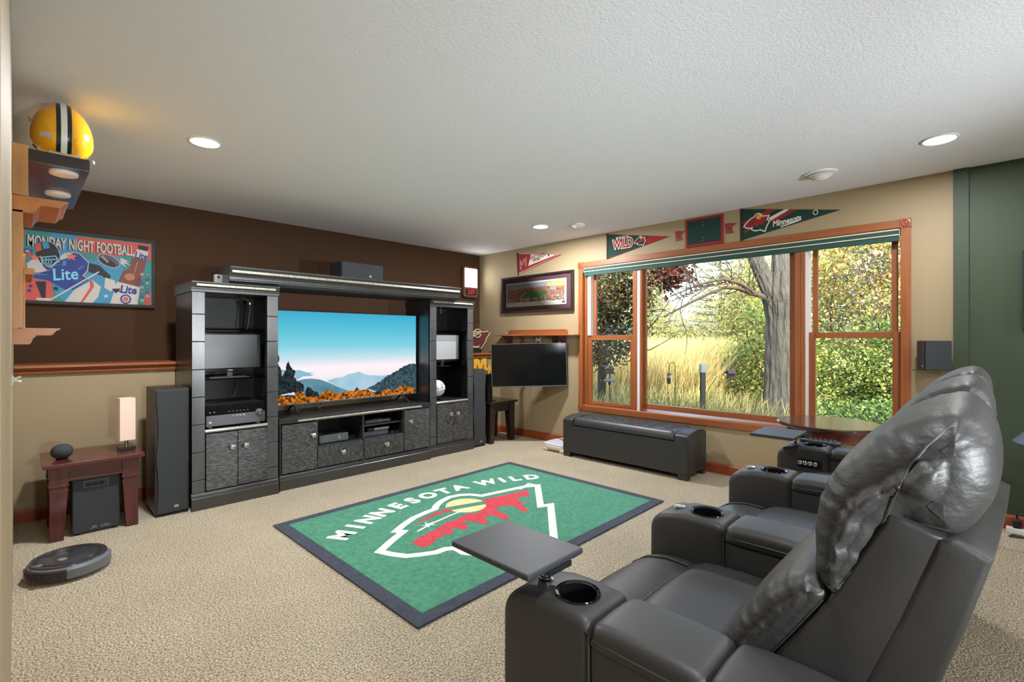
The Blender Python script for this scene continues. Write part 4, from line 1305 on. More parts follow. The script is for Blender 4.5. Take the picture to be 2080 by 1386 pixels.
P_PANT = [(0.319, 1.645), (0.423, 1.727), (0.474, 1.679), (0.457, 1.596), (0.423, 1.539), (0.261, 1.534)]
P_STR1 = [(0.407, 1.718), (0.429, 1.72), (0.434, 1.676), (0.368, 1.538), (0.352, 1.539), (0.409, 1.667)]
P_LEG = [(0.098, 1.691), (0.158, 1.696), (0.155, 1.57), (0.133, 1.569)]
P_STREAK = [(0.103, 1.567), (0.188, 1.569), (0.463, 1.804), (0.466, 1.793), (0.178, 1.545), (0.108, 1.55)]
P_PTS = [(0.526, 1.893), (0.632, 1.58), (0.295, 1.899), (0.095, 1.829), (0.507, 1.588), (0.057, 1.897), (0.051, 2.003), (0.705, 1.984), (0.173, 1.74), (0.325, 1.754), (0.24, 1.732), (0.602, 1.659), (0.711, 1.977), (0.193, 1.643), (0.736, 1.809), (0.774, 1.812), (0.736, 1.583), (0.073, 1.655)]
lay = [0.0]


def pp(nm, pts, m_):
    lay[0] += 0.00008
    return obj(nm, MB().slab(pts, PP, lay[0]), m_, sheet, smooth=False)


for nm, pts, m_ in (('blue_field', P_BLUE, 'pp_blue'), ('red_field', P_REDTR, 'pp_red'), ('red_field', P_REDBL, 'pp_red'), ('red_field', P_REDBR, 'pp_red'), ('red_field', P_REDTL, 'pp_red'),
                    ('leg_shape', P_LEG, 'pp_dark'), ('pants_shape', P_PANT, 'pp_white'), ('pants_stripe', P_STR1, 'pp_red'), ('shoulder', P_SHL, 'pp_white'), ('jersey', P_JERS, 'pp_navy'), ('shoulder', P_SHR, 'pp_white'),
                    ('sleeve', P_ARM, 'pp_dark'), ('glove', P_GLOVE, 'pp_white'), ('bottle_neck', P_NECK, 'pp_brown'), ('bottle_label', P_LABT, 'pp_white'), ('bottle_cap', P_CAP, 'pp_dark'),
                    ('bottle_label', P_LABB, 'pp_white'), ('light_streak', P_STREAK, 'pp_white')):
    pp(nm, pts, m_)
mp_ = []
# title
def ptext(nm, body, size, cx_, cz_, m_, xs=1.0, bold=0.0, shear=0.0, rot=0.0, dx=0.0):
    lay[0] += 0.00008
    R_ = Matrix.Rotation(rot, 2)

    def pl(u, v, w):
        q = R_ @ Vector((u, v))
        return (cx_ + q.x + dx, YB - 0.0262 - w, cz_ + q.y)
    return obj(nm, put_text(MB(), body, size, pl, lay[0], xs, bold, shear), m_, sheet, smooth=False)


ptext('title_shadow', 'MONDAY NIGHT FOOTBALL', 0.116, 0.366, 1.987, 'pp_dark', 0.42, 0.004)
ptext('title', 'MONDAY NIGHT FOOTBALL', 0.116, 0.372, 1.990, 'pp_white', 0.42, 0.003)
pp('helmet_shape', P_HELM, 'pp_dark'); pp('helmet_front', P_HRED, 'pp_red'); pp('helmet_stripe', P_HBLUE, 'pp_blue'); pp('helmet_visor', P_HVIS, 'pp_dark')
mb = MB()
lay[0] += 0.0001
cxm = [(P_MASK[i][0], P_MASK[i][1]) for i in range(5)]
ribbon(mb, cxm, 0.006, PP, lay[0], True)
ribbon(mb, [((cxm[0][0] + cxm[4][0]) / 2, (cxm[0][1] + cxm[4][1]) / 2), ((cxm[2][0] + cxm[1][0]) / 2, (cxm[2][1] + cxm[1][1]) / 2 - 0.01)], 0.006, PP, lay[0])
for q in (0.3, 0.55, 0.8): ribbon(mb, [(cxm[0][0] + (cxm[1][0] - cxm[0][0]) * q, cxm[0][1]), (cxm[4][0] + (cxm[3][0] - cxm[4][0]) * q, cxm[3][1] + 0.004)], 0.005, PP, lay[0])
obj('face_guard', mb, 'pp_lblue', sheet, smooth=False)
mb = MB(); lay[0] += 0.0001
ribbon(mb, [P_JERS[i] for i in (0, 1, 2, 3, 4, 5, 6, 7, 8, 9)], 0.0045, PP, lay[0])
ribbon(mb, P_SHL, 0.0035, PP, lay[0], True)
ribbon(mb, ell(P_PTS[0], 0.075, 0.046, -0.45), 0.004, PP, lay[0], True)
ribbon(mb, P_HELM[2:7], 0.003, PP, lay[0])
ribbon(mb, [P_PANT[i] for i in (1, 2, 3, 4)], 0.005, PP, lay[0])
obj('ink_outline', mb, 'pp_white', sheet, smooth=False)
for a_, b_, c_, d_ in ((0.185, 1.815, 0.26, 1.835), (0.33, 1.80, 0.38, 1.84), (0.30, 1.70, 0.37, 1.735), (0.10, 1.74, 0.17, 1.75), (0.25, 1.86, 0.27, 1.83)):
    pp('jersey_fold', [(a_, b_), (a_ + 0.02, b_ + 0.008), (c_, d_), (c_ - 0.02, d_ - 0.008)], 'pp_blue')
for a_, b_, c_, d_ in ((0.21, 1.80, 0.16, 1.77), (0.36, 1.78, 0.41, 1.80), (0.27, 1.675, 0.34, 1.70)):
    pp('jersey_fold', [(a_, b_), (a_ + 0.015, b_ + 0.006), (c_, d_), (c_ - 0.015, d_ - 0.006)], 'pp_dark')
pp('glove_finger', [(0.545, 1.668), (0.60, 1.675), (0.59, 1.66), (0.61, 1.65), (0.58, 1.645), (0.57, 1.63), (0.555, 1.65)], 'pp_dark')
pp('bottle_shine', [(0.705, 1.90), (0.715, 1.90), (0.70, 1.84), (0.69, 1.80), (0.685, 1.80)], 'pp_amber')
pp('red_burst', [(0.60, 1.93), (0.66, 1.90), (0.63, 1.90), (0.67, 1.87), (0.62, 1.885), (0.64, 1.85), (0.60, 1.88)], 'pp_white')
ptext('letters', 'NFL', 0.052, 0.060, 1.882, 'pp_red', 0.8, 0.002)
pp('badge_top', [(0.032, 1.905), (0.084, 1.902), (0.084, 1.922), (0.058, 1.932), (0.032, 1.925)], 'pp_navy')
pp('badge_mark', [(0.040, 1.909), (0.076, 1.907), (0.058, 1.922)], 'pp_white')
pp('football', ell(P_PTS[0], 0.072, 0.043, -0.45), 'pp_grey')
pp('football_shade', ell((P_PTS[0][0] - 0.008, P_PTS[0][1] - 0.012), 0.058, 0.024, -0.5), 'pp_dark')
mb = MB(); lay[0] += 0.0001
q0 = Vector((0.483, 1.924)); q1 = Vector((0.520, 1.884))
ribbon(mb, [q0, q1], 0.004, PP, lay[0])
for q in np.linspace(0, 1, 7):
    p = q0.lerp(q1, q); ribbon(mb, [p + Vector((-0.008, -0.006)), p + Vector((0.008, 0.006))], 0.003, PP, lay[0])
obj('football_lacing', mb, 'pp_white', sheet, smooth=False)
pp('star_shape', star((0.300, 1.900), 0.036), 'pp_star'); pp('star_shape', star((0.095, 1.868), 0.028), 'pp_star'); pp('star_shape', star((0.507, 1.606), 0.022, 0.35), 'pp_white'); pp('star_shape', star((0.212, 1.645), 0.022), 'pp_dark')
pp('star_shape', star((0.030, 2.028), 0.018, 0.3), 'pp_amber')
ptext('letters', 'Lite', 0.125, 0.262, 1.755, 'pp_lblue', 0.80, 0.002, 0.15, 0.16)
ptext('letters', 'Lite', 0.090, 0.650, 1.665, 'pp_navy', 0.80, 0.003, 0.1, -0.06)
ptext('letters', 'Lite', 0.078, 0.735, 1.958, 'pp_navy', 0.72, 0.002, 0.1, -0.12)
pp('seal', ell((0.634, 1.588), 0.036, 0.040), 'pp_navy'); pp('seal', ell((0.634, 1.588), 0.025, 0.028), 'pp_white'); pp('seal', ell((0.634, 1.588), 0.019, 0.021), 'pp_amber')
pp('bottle_glint', ell((0.660, 1.775), 0.035, 0.030), 'pp_amber')
for i in range(7):
    for x in (0.742, 0.778):
        pp('team_dot', ell((x, 1.805 - i * 0.037), 0.011, 0.011, 0, 12), ('pp_white', 'pp_grey', 'pp_navy')[(i + int(x > 0.76)) % 3])
        pp('team_dot', ell((x, 1.805 - i * 0.037), 0.005, 0.006, 0, 8), ('pp_navy', 'pp_white', 'pp_amber')[(i + int(x > 0.76)) % 3])
for x, z in ((0.060, 1.69), (0.075, 1.655), (0.068, 1.62), (0.035, 1.66)): pp('team_dot', ell((x, z), 0.010, 0.010, 0, 12), 'pp_navy')

# ------------------------------------------------------------------ lit clock near the corner
t = thing('clock', 'glowing wall clock sign with red 2:37 digits by the room corner', 'clock', (4.37, YB, 2.03))
FR = [(4.262, 1.832), (4.478, 1.832), (4.502, 1.86), (4.502, 2.225), (4.478, 2.252), (4.262, 2.252), (4.238, 2.225), (4.238, 1.86)]
obj('case', MB().prism(FR, 'y', YB - 0.070, YB - 0.001), 'bronze', t, 0.006)
box('white_panel', 'clock_panel', 4.262, 4.478, YB - 0.078, YB - 0.069, 1.972, 2.226, t, 0.012, seg=3)
mb = MB()
for i, x in enumerate(np.linspace(4.29, 4.45, 6)): mb.box(x - 0.006, x + 0.006, YB - 0.0792, YB - 0.0778, 2.11, 2.122)
mb.box(4.30, 4.44, YB - 0.0792, YB - 0.0778, 2.052, 2.058)
obj('faint_print', mb, 'lilac_plastic', t)
obj('digit_window', MB().prism([(4.288, 1.862), (4.452, 1.862), (4.468, 1.878), (4.468, 1.932), (4.452, 1.948), (4.288, 1.948), (4.272, 1.932), (4.272, 1.878)], 'y', YB - 0.074, YB - 0.069), 'wine_trim', t, 0.002)
mb = MB()
put_text(mb, '2:37', 0.078, lambda u, v, w: (4.37 + u, YB - 0.0743 - w, 1.905 + v), 0.001, 0.9, 0.002)
obj('digits', mb, 'digits_red', t, smooth=False)

# ------------------------------------------------------------------ things on the window wall
WX = XW - 0.0005


def wallp(y0, z0):
    """u runs to the viewer's right along the window wall, v up, w out into the room"""
    return lambda u, v, w: (WX - w, y0 - u, z0 + v)


BEAR = [(0.0, 0.42), (0.06, 0.52), (0.16, 0.66), (0.27, 0.78), (0.42, 0.86), (0.48, 0.98), (0.60, 1.0), (0.70, 0.92), (0.74, 0.82), (1.0, 0.80), (0.92, 0.62), (1.02, 0.50), (0.92, 0.30), (0.84, 0.0), (0.66, 0.12), (0.48, 0.10), (0.36, 0.16), (0.30, 0.24), (0.34, 0.30), (0.22, 0.28), (0.08, 0.34)]


def bear(par, P, x, y, s, th, tilt=0.0):
    R_ = Matrix.Rotation(tilt, 2)
    T = lambda L: [tuple(R_ @ Vector((a * s, b * s * 0.8)) + Vector((x, y))) for a, b in L]
    obj('crest_fill', MB().slab(T([(0.1, 0.42), (0.34, 0.5), (0.5, 0.66), (0.78, 0.78), (0.94, 0.76), (0.86, 0.62), (0.9, 0.5), (0.78, 0.52), (0.74, 0.36), (0.62, 0.46), (0.54, 0.30), (0.42, 0.40), (0.36, 0.3), (0.12, 0.34)]), P, th), 'felt_red', par, smooth=False)
    obj('crest_sun', MB().slab(T(ell((0.60, 0.82), 0.11, 0.13)), P, th + 0.0004), 'felt_gold', par, smooth=False)
    mb = MB()
    ribbon(mb, T(BEAR), s * 0.045, P, th + 0.001, True)
    obj('crest_outline', mb, 'felt_white', par, smooth=False)


# red and white pennant
t = thing('pennant', 'red and white Wisconsin Badgers pennant above the framed stadium photograph', 'pennant', (WX, 4.37, 2.25))
P = wallp(4.392, 2.10)
obj('felt', MB().slab([(0.02, 0.004), (0.02, 0.284), (0.752, 0.176)], P, 0.003), 'felt_red', t, smooth=False)
obj('header_strip', MB().slab([(0.018, -0.008), (0.038, -0.004), (0.026, 0.292), (0.0, 0.288)], P, 0.005), 'felt_black', t, smooth=False)
obj('white_field', MB().slab([(0.205, 0.098), (0.250, 0.236), (0.655, 0.184)], P, 0.0036), 'felt_white', t, smooth=False)
mb = MB()
ribbon(mb, [(0.04, 0.275), (0.70, 0.180), (0.04, 0.018)], 0.006, P, 0.0038)
ribbon(mb, [(0.075, 0.06), (0.06, 0.19), (0.10, 0.12), (0.13, 0.20), (0.165, 0.10), (0.17, 0.22)], 0.008, P, 0.0038)
obj('white_piping', mb, 'felt_white', t, smooth=False)
mb = MB(); R1 = Matrix.Rotation(0.10, 2)
put_text(mb, 'WISCONSIN', 0.075, lambda u, v, w: P(*(Vector((0.365, 0.197)) + R1 @ Vector((u, v))), w), 0.0045, 0.62, 0.0015)
obj('letters', mb, 'felt_red', t, smooth=False)
mb = MB()
put_text(mb, 'BADGERS', 0.040, lambda u, v, w: P(*(Vector((0.350, 0.158)) + R1 @ Vector((u, v))), w), 0.0045, 0.72, 0.001)
mb.slab(ell((0.545, 0.190), 0.012, 0.014), lambda u, v, w: P(u, v, w + 0.004), 0.0006)
obj('letters', mb, 'felt_black', t, smooth=False)

t = thing('pennant', 'small green Minnesota Wild pennant above the left window sash', 'pennant', (WX, 3.0, 2.28))
P = wallp(3.008, 2.139)
obj('felt', MB().slab([(0.006, 0.004), (0.006, 0.286), (0.742, 0.151)], P, 0.003), 'felt_green', t, smooth=False)
obj('header_strip', MB().slab([(0.0, 0.0), (0.022, 0.0), (0.022, 0.289), (0.0, 0.289)], P, 0.005), 'felt_black', t, smooth=False)
obj('red_tip', MB().slab([(0.50, 0.108), (0.46, 0.150), (0.52, 0.190), (0.735, 0.151)], P, 0.0036), 'felt_red', t, smooth=False)
mb = MB()
ribbon(mb, [(0.025, 0.276), (0.715, 0.151), (0.025, 0.012)], 0.006, P, 0.0038)
ribbon(mb, [(0.515, 0.118), (0.475, 0.150), (0.53, 0.180)], 0.012, P, 0.0040)
obj('piping', mb, 'felt_red', t, smooth=False)
mb = MB()
put_text(mb, 'WILD', 0.135, lambda u, v, w: P(0.205 + u, 0.150 + v, w), 0.0040, 0.72, 0.012)
put_text(mb, 'MINNESOTA', 0.032, lambda u, v, w: P(0.20 + u, 0.222 + v, w), 0.0045, 0.9, 0.0005)
obj('letters', mb, 'felt_white', t, smooth=False)
mb = MB()
put_text(mb, 'WILD', 0.135, lambda u, v, w: P(0.205 + u, 0.150 + v, w), 0.0048, 0.72, 0.004)
obj('letters', mb, 'felt_red', t, smooth=False)
bear(t, P, 0.345, 0.098, 0.13, 0.004)

t = thing('pennant', 'large green Minnesota pennant with bear crest above the right of the window', 'pennant', (WX, 1.5, 2.3))
P = wallp(1.584, 2.149)
obj('felt', MB().slab([(0.006, 0.002), (0.006, 0.287), (0.766, 0.139)], P, 0.003), 'felt_green', t, smooth=False)
obj('header_strip', MB().slab([(0.0, 0.0), (0.022, 0.0), (0.022, 0.289), (0.0, 0.289)], P, 0.005), 'felt_black', t, smooth=False)
mb = MB()
for q in ([(0.03, 0.165), (0.24, 0.245), (0.30, 0.229), (0.03, 0.118)], [(0.25, 0.150), (0.42, 0.206), (0.46, 0.198), (0.26, 0.118)], [(0.03, 0.085), (0.10, 0.115), (0.11, 0.095), (0.03, 0.062)]):
    mb.slab(q, P, 0.0036)
obj('red_stripes', mb, 'felt_red', t, smooth=False)
obj('white_stripe', MB().slab([(0.235, 0.165), (0.36, 0.217), (0.40, 0.209), (0.25, 0.140)], P, 0.0038), 'felt_white', t, smooth=False)
bear(t, P, 0.030, 0.052, 0.21, 0.0042)
mb = MB(); R1 = Matrix.Rotation(0.10, 2)
put_text(mb, 'Minnesota', 0.070, lambda u, v, w: P(*(Vector((0.375, 0.115)) + R1 @ Vector((u, v))), w), 0.0048, 0.75, 0.002, 0.25)
ribbon(mb, [(0.33, 0.072), (0.47, 0.104)], 0.010, P, 0.0046)
mb.slab(ell((0.590, 0.150), 0.019, 0.022), lambda u, v, w: P(u, v, w + 0.004), 0.0004)
obj('letters', mb, 'felt_white', t, smooth=False)
obj('shield_fill', MB().slab(ell((0.590, 0.150), 0.013, 0.016), lambda u, v, w: P(u, v, w + 0.0046), 0.0004), 'felt_green', t, smooth=False)

t = thing('memo_board', 'dark green board in a red border above the window centre', 'board', (WX, 1.91, 2.29))
P = wallp(2.094, 2.150)
obj('border', MB().slab([(0, 0), (0.361, 0), (0.361, 0.272), (0, 0.272)], P, 0.010), 'felt_red', t, 0.002)
obj('panel', MB().slab([(0.02, 0.026), (0.336, 0.026), (0.336, 0.252), (0.02, 0.252)], P, 0.013), 'felt_green', t, 0.001)
for u, v in ((0.168, 0.225), (0.168, 0.197), (0.168, 0.078), (0.168, 0.050)):
    obj('stud', MB().lathe([(0.005, 0), (0.005, 0.003), (0.002, 0.004)], P(u, v, 0.0128), 'x', 12, Matrix.Rotation(PI, 3, 'Z')), 'chrome', t)
STATE = [(0.05, 0.75), (0.30, 0.75), (0.33, 0.80), (0.36, 0.75), (0.62, 0.70), (1.0, 0.70), (0.70, 0.52), (0.60, 0.40), (0.66, 0.22), (0.78, 0.08), (0.10, 0.06), (0.12, 0.30), (0.06, 0.48)]
for y0, z0, nm in ((2.213, 2.222, 'state shaped red sticker left of the green board'), (1.728, 2.219, 'state shaped red sticker right of the green board')):
    t = thing('wall_sticker', nm, 'sticker', (WX, y0 - 0.05, z0 + 0.05))
    P = wallp(y0, z0)
    obj('backing', MB().slab([(a * 0.118, b * 0.145) for a, b in STATE], P, 0.0015), 'sticker_red', t, smooth=False)
    obj('emblem', MB().slab([(0.025, 0.045), (0.055, 0.040), (0.066, 0.058), (0.05, 0.075), (0.03, 0.07)], P, 0.0022), 'sticker_blue', t, smooth=False)
    mb = MB(); ribbon(mb, [(0.012, 0.092), (0.045, 0.102), (0.085, 0.094)], 0.010, P, 0.0024)
    obj('banner_stroke', mb, 'felt_red', t, smooth=False)

# framed stadium panorama
t = thing('framed_photograph', 'wide framed stadium panorama in a dark maroon mat', 'picture', (WX, 4.05, 1.84))
Y0, Y1, Z0, Z1 = 3.452, 4.652, 1.600, 2.074
for a, b_, c_, d_ in ((Y0, Y1, Z1 - 0.026, Z1), (Y0, Y1, Z0, Z0 + 0.026), (Y0, Y0 + 0.03, Z0 + 0.026, Z1 - 0.026), (Y1 - 0.03, Y1, Z0 + 0.026, Z1 - 0.026)):
    box('frame_rail', 'frame_dark', XW - 0.040, WX, a, b_, c_, d_, t, 0.004)
box('mat', 'maroon_mat', XW - 0.020, XW - 0.014, Y0 + 0.03, Y1 - 0.03, Z0 + 0.026, Z1 - 0.026, t)
P = lambda u, v, w: (XW - 0.0205 - w, 4.566 - u, 1.678 + v)
flat('ph_sky', (150, 158, 178)); flat('ph_dusk', (216, 178, 110)); flat('ph_green', (58, 120, 74)); flat('ph_seats', (150, 92, 72)); flat('ph_track', (190, 160, 140))
mat('ph_crowd', lin(70, 44, 46), 0.6, vary=(52, 0.10), col2=lin(216, 170, 156))
mat('ph_crowd2', lin(120, 72, 60), 0.6, vary=(60, 0.12), col2=lin(196, 138, 116))
pr = obj('print', MB().slab([(0, 0), (1.008, 0), (1.008, 0.312), (0, 0.312)], P, 0.001), 'felt_white', t, smooth=False)
for nm, pts, m_, w_ in (('sky', [(0.02, 0.20), (0.98, 0.20), (0.98, 0.295), (0.02, 0.295)], 'ph_sky', .0013), ('sunset', [(0.66, 0.20), (0.98, 0.20), (0.98, 0.29), (0.72, 0.28)], 'ph_dusk', .0015),
                        ('crowd', [(0.02, 0.06), (0.98, 0.06), (0.98, 0.225), (0.86, 0.22), (0.66, 0.24), (0.30, 0.235), (0.12, 0.215), (0.02, 0.205)], 'ph_crowd2', .0017),
                        ('stands', [(0.14, 0.15), (0.34, 0.222), (0.62, 0.226), (0.72, 0.17), (0.40, 0.18), (0.22, 0.12)], 'ph_seats', .0019),
                        ('track', [(0.25, 0.125), (0.36, 0.182), (0.66, 0.182), (0.76, 0.145), (0.62, 0.112), (0.32, 0.108)], 'ph_track', .0021),
                        ('field', [(0.27, 0.118), (0.38, 0.182), (0.66, 0.184), (0.74, 0.148), (0.60, 0.108), (0.32, 0.106)], 'ph_green', .0023),
                        ('crowd', [(0.02, 0.055), (0.98, 0.055), (0.98, 0.16), (0.86, 0.13), (0.74, 0.105), (0.30, 0.098), (0.12, 0.12), (0.02, 0.14)], 'ph_crowd', .0025),
                        ('scoreboard', [(0.76, 0.18), (0.85, 0.18), (0.85, 0.235), (0.76, 0.235)], 'ph_sky', .0027)):
    obj(nm, MB().slab(pts, P, w_), m_, pr, smooth=False)
mb = MB(); put_text(mb, 'M', 0.045, lambda u, v, w: P(0.965 + u, 0.028 + v, w), 0.0016, 1.1, 0.002)
obj('letter', mb, 'maroon', pr, smooth=False)
box('glazing', 'window_glass', XW - 0.0285, XW - 0.027, Y0 + 0.03, Y1 - 0.03, Z0 + 0.026, Z1 - 0.026, t)

# shelf with pegs above the wall television
t = thing('wall_shelf', 'long orange wood peg shelf with rounded back board above the wall television', 'shelf', (XW, 4.0, 1.30))
obj('board', MB().prism([(XW - 0.135, 1.298), (XW - 0.141, 1.304), (XW - 0.135, 1.311), (WX, 1.311), (WX, 1.298)], 'y', 3.362, 4.655), 'trim_wood_y', t, 0.001)
rb = [(4.527, 1.220), (4.527, 1.345)] + [(4.527 - 0.035 * (1 - math.cos(q)), 1.345 + 0.032 * math.sin(q)) for q in np.linspace(0.2, PI / 2, 6)] + [(3.585 + 0.035 * (1 - math.cos(q)) - 0.035, 1.345 + 0.032 * math.sin(q)) for q in np.linspace(PI / 2, 0.2, 6)] + [(3.55, 1.345), (3.55, 1.22)]
obj('back_board', MB().prism([p for p in rb if p[1] > 1.31] + [(3.55, 1.312), (4.527, 1.312)], 'x', XW - 0.018, WX), 'trim_wood_y', t, 0.002)
for y in (4.50, 3.60):
    obj('bracket', MB().prism([(WX, 1.298), (XW - 0.12, 1.298), (XW - 0.10, 1.27), (XW - 0.05, 1.24), (XW - 0.03, 1.20), (WX, 1.20)], 'y', y - 0.03, y + 0.03), 'maroon', t, 0.003)
for y, tx, m_, lab in ((4.28, 'n', 'base_wood_y', 'orange wood letter hanging under the peg shelf, nearest its left bracket'), (4.00, 'M', 'vinyl_white', 'white letter M ornament hanging under the middle of the peg shelf'), (3.73, 'M', 'maroon', 'maroon letter M ornament hanging under the peg shelf at the right')):
    q = thing('letter_ornament', lab, 'ornament', (XW - 0.02, y, 1.23))
    mb = MB()
    for w_ in (0.018, 0.026):
        put_text(mb, tx.upper() if tx != 'n' else 'II', 0.115, lambda u, v, w: (WX - w, y - u, 1.232 + v), w_, 1.0, 0.004)
    obj('letter', mb, m_, q, smooth=False)
    box('peg', 'trim_wood_y', XW - 0.030, WX, y - 0.006, y + 0.006, 1.282, 1.294, q, 0.001)

# wall television on a swing arm
t = thing('wall_television', 'dark switched off television on a swing arm in the corner', 'television', (4.24, 3.86, 0.94), rotz=0, local=True)
t.location = (4.235, 3.855, 0.95)
yaw = math.radians(44.32 - 90)
t.rotation_euler = (0, math.radians(-1.3), yaw)
t.rotation_mode = 'XYZ'
hw, hh = 0.446, 0.257
mb = MB().box(-hw, hw, 0.0, 0.022, -hh, hh)
mb.box(-hw * 0.45, hw * 0.45, 0.020, 0.036, -hh * 0.55, hh * 0.35)
obj('housing', mb, 'plastic_black', t, 0.004)
mb = MB()
for b in ((-hw, hw, -hh, -hh + 0.012), (-hw, hw, hh - 0.006, hh), (-hw, -hw + 0.006, -hh, hh), (hw - 0.006, hw, -hh, hh)): mb.box(b[0], b[1], -0.006, 0.002, b[2], b[3])
obj('bezel', mb, 'plastic_grey', t, 0.001)
box('screen', 'screen_off', -hw + 0.006, hw - 0.006, -0.003, 0.001, -hh + 0.012, hh - 0.006, t)
t = thing('wall_mount', 'black swing arm mount behind the corner television', 'bracket', (XW, 3.98, 0.95))
box('plate', 'plastic_black', XW - 0.014, WX, 3.86, 4.02, 0.84, 1.06, t, 0.002)
mb = MB()
mb.tube([(XW - 0.014, 3.94, 0.95), (4.44, 4.12, 0.95), (4.285, 3.905, 0.95)], 0.016, 8)
obj('arm', mb, 'plastic_black', t)
t = thing('cord_cover', 'pale vertical cord cover running down the wall under the corner television', 'cord cover', (WX, 4.12, 0.4))
box('channel', 'paint_tan', WX - 0.010, WX, 4.108, 4.132, 0.10, 0.80, t, 0.003)
t = thing('cord_cover', 'thin slanting cord on the wall right of the vertical cord cover', 'cord', (WX, 3.95, 0.6))
obj('cord', MB().tube([(WX - 0.004, 3.97, 0.90), (WX - 0.004, 3.955, 0.70), (WX - 0.004, 3.885, 0.55)], 0.003, 6), 'cable', t)

# neon bear sign standing on the ledge, gold letters under it
t = thing('neon_sign', 'unlit neon bear head sign standing on the wood ledge in the corner', 'sign', (4.30, 4.86, 1.075))
P = lambda u, v, w: (4.06 + u, 4.86 - w, 1.100 + v)
mb = MB()
mb.slab([(0.02, 0.03), (0.28, 0.02), (0.46, 0.25), (0.40, 0.265), (0.02, 0.25)], P, 0.010)
obj('backing', mb, 'maroon', t, 0.001)
mb = MB()
mb.tube([P(*q, 0.022) for q in ((0.02, 0.25), (0.20, 0.255), (0.34, 0.252), (0.42, 0.262), (0.465, 0.24), (0.38, 0.155), (0.40, 0.148), (0.30, 0.03), (0.27, 0.045), (0.18, 0.05), (0.10, 0.035))], 0.0075, 6)
mb.tube([P(a, b, 0.026) for a, b in ell((0.23, 0.235), 0.065, 0.055, 0.2, 18)], 0.007, 6)
mb.tube([P(a, b, 0.028) for a, b in ((0.10, 0.21), (0.16, 0.22), (0.30, 0.26))], 0.006, 6)
mb.tube([P(a, b, 0.028) for a, b in ((0.02, 0.18), (0.12, 0.185), (0.28, 0.235))], 0.006, 6)
mb.tube([P(a, b, 0.024) for a, b in ((0.04, 0.05), (0.12, 0.065), (0.20, 0.058), (0.28, 0.07))], 0.006, 6)
obj('glass_tube', mb, 'neon_tube', t)
box('stand', 'plastic_black', 4.05, 4.36, 4.83, 4.89, 1.0752, 1.125, t, 0.003)
obj('wire', MB().tube([P(0.26, 0.03, 0.03), P(0.265, 0.16, 0.03), P(0.27, 0.30, 0.0), P(0.275, 0.36, -0.02)], 0.003, 5), 'cable', t)

BLOCKM = [(0, 0), (0.42, 0), (0.42, 0.2), (0.34, 0.2), (0.34, 0.52), (0.58, 0.0), (0.72, 0.0), (0.96, 0.52), (0.96, 0.2), (0.88, 0.2), (0.88, 0), (1.3, 0), (1.3, 0.2), (1.2, 0.2), (1.2, 0.8), (1.3, 0.8), (1.3, 1), (0.92, 1), (0.65, 0.45), (0.38, 1), (0, 1), (0, 0.8), (0.1, 0.8), (0.1, 0.2), (0, 0.2)]
for x, z, s_, lab in ((4.215, 0.945, 0.205, 'gold block letter M sign on the tan wall under the ledge'), (4.415, 0.860, 0.11, 'small gold letter sign on the wall behind the corner television')):
    q = thing('letter_sign', lab, 'sign', (x, YL, z))
    for g_, w_, m_, nm in ((1.07, 0.004, 'maroon', 'backing'), (1.0, 0.010, 'gold_sign', 'letter')):
        pts = [((a_ - 0.65) * s_ * (g_ if g_ == 1 else 1.04) + (0.014 * (1 if a_ > 0.65 else -1) if g_ > 1 else 0), (b_ - 0.5) * s_ * g_) for a_, b_ in BLOCKM]
        obj(nm, MB().slab(pts, lambda u, v, w: (x + u, YL - 0.0005 - w, z + v), w_), m_, q, smooth=False)
t = thing('router_box', 'upright matt black box on the espresso corner table', 'box', (4.03, 4.40, 0.50))
obj('body', MB().box(3.985, 4.065, 4.30, 4.46, 0.502, 0.83), 'plastic_black', t, 0.006)
box('foot', 'plastic_black', 3.975, 4.12, 4.29, 4.47, 0.5002, 0.508, t, 0.002)

# speaker beside the window
t = thing('wall_speaker', 'small black bookshelf speaker hung on the wall right of the window', 'speaker', (4.5, 0.255, 1.04))
M_ = Matrix.Rotation(math.radians(-62), 3, 'Z')
c = Vector((4.512, 0.255, 1.143))
obj('cabinet', MB().rbox(c, (0.155, 0.100, 0.205), M_), 'plastic_black', t, 0.004)
obj('grille', MB().rbox(c + M_ @ Vector((0, -0.055, 0)), (0.150, 0.012, 0.200), M_), 'grille_cloth', t, 0.003)
obj('side_panel', MB().rbox(c + M_ @ Vector((-0.079, 0, 0)), (0.003, 0.096, 0.200), M_), 'screen_dull', t, 0.001)
obj('badge', MB().rbox(c + M_ @ Vector((-0.081, -0.028, -0.075)), (0.002, 0.014, 0.016), M_), 'silver_leaf', t)
box('bracket', 'plastic_black', 4.555, WX, 0.225, 0.285, 1.10, 1.19, t)
t = thing('speaker_wire', 'thin pale wire on the wall under the bookshelf speaker', 'wire', (WX, 0.3, 1.03))
obj('wire', MB().tube([(WX - 0.003, 0.38, 1.035), (WX - 0.003, 0.30, 1.030), (4.56, 0.26, 1.045)], 0.002, 5), 'cable', t)
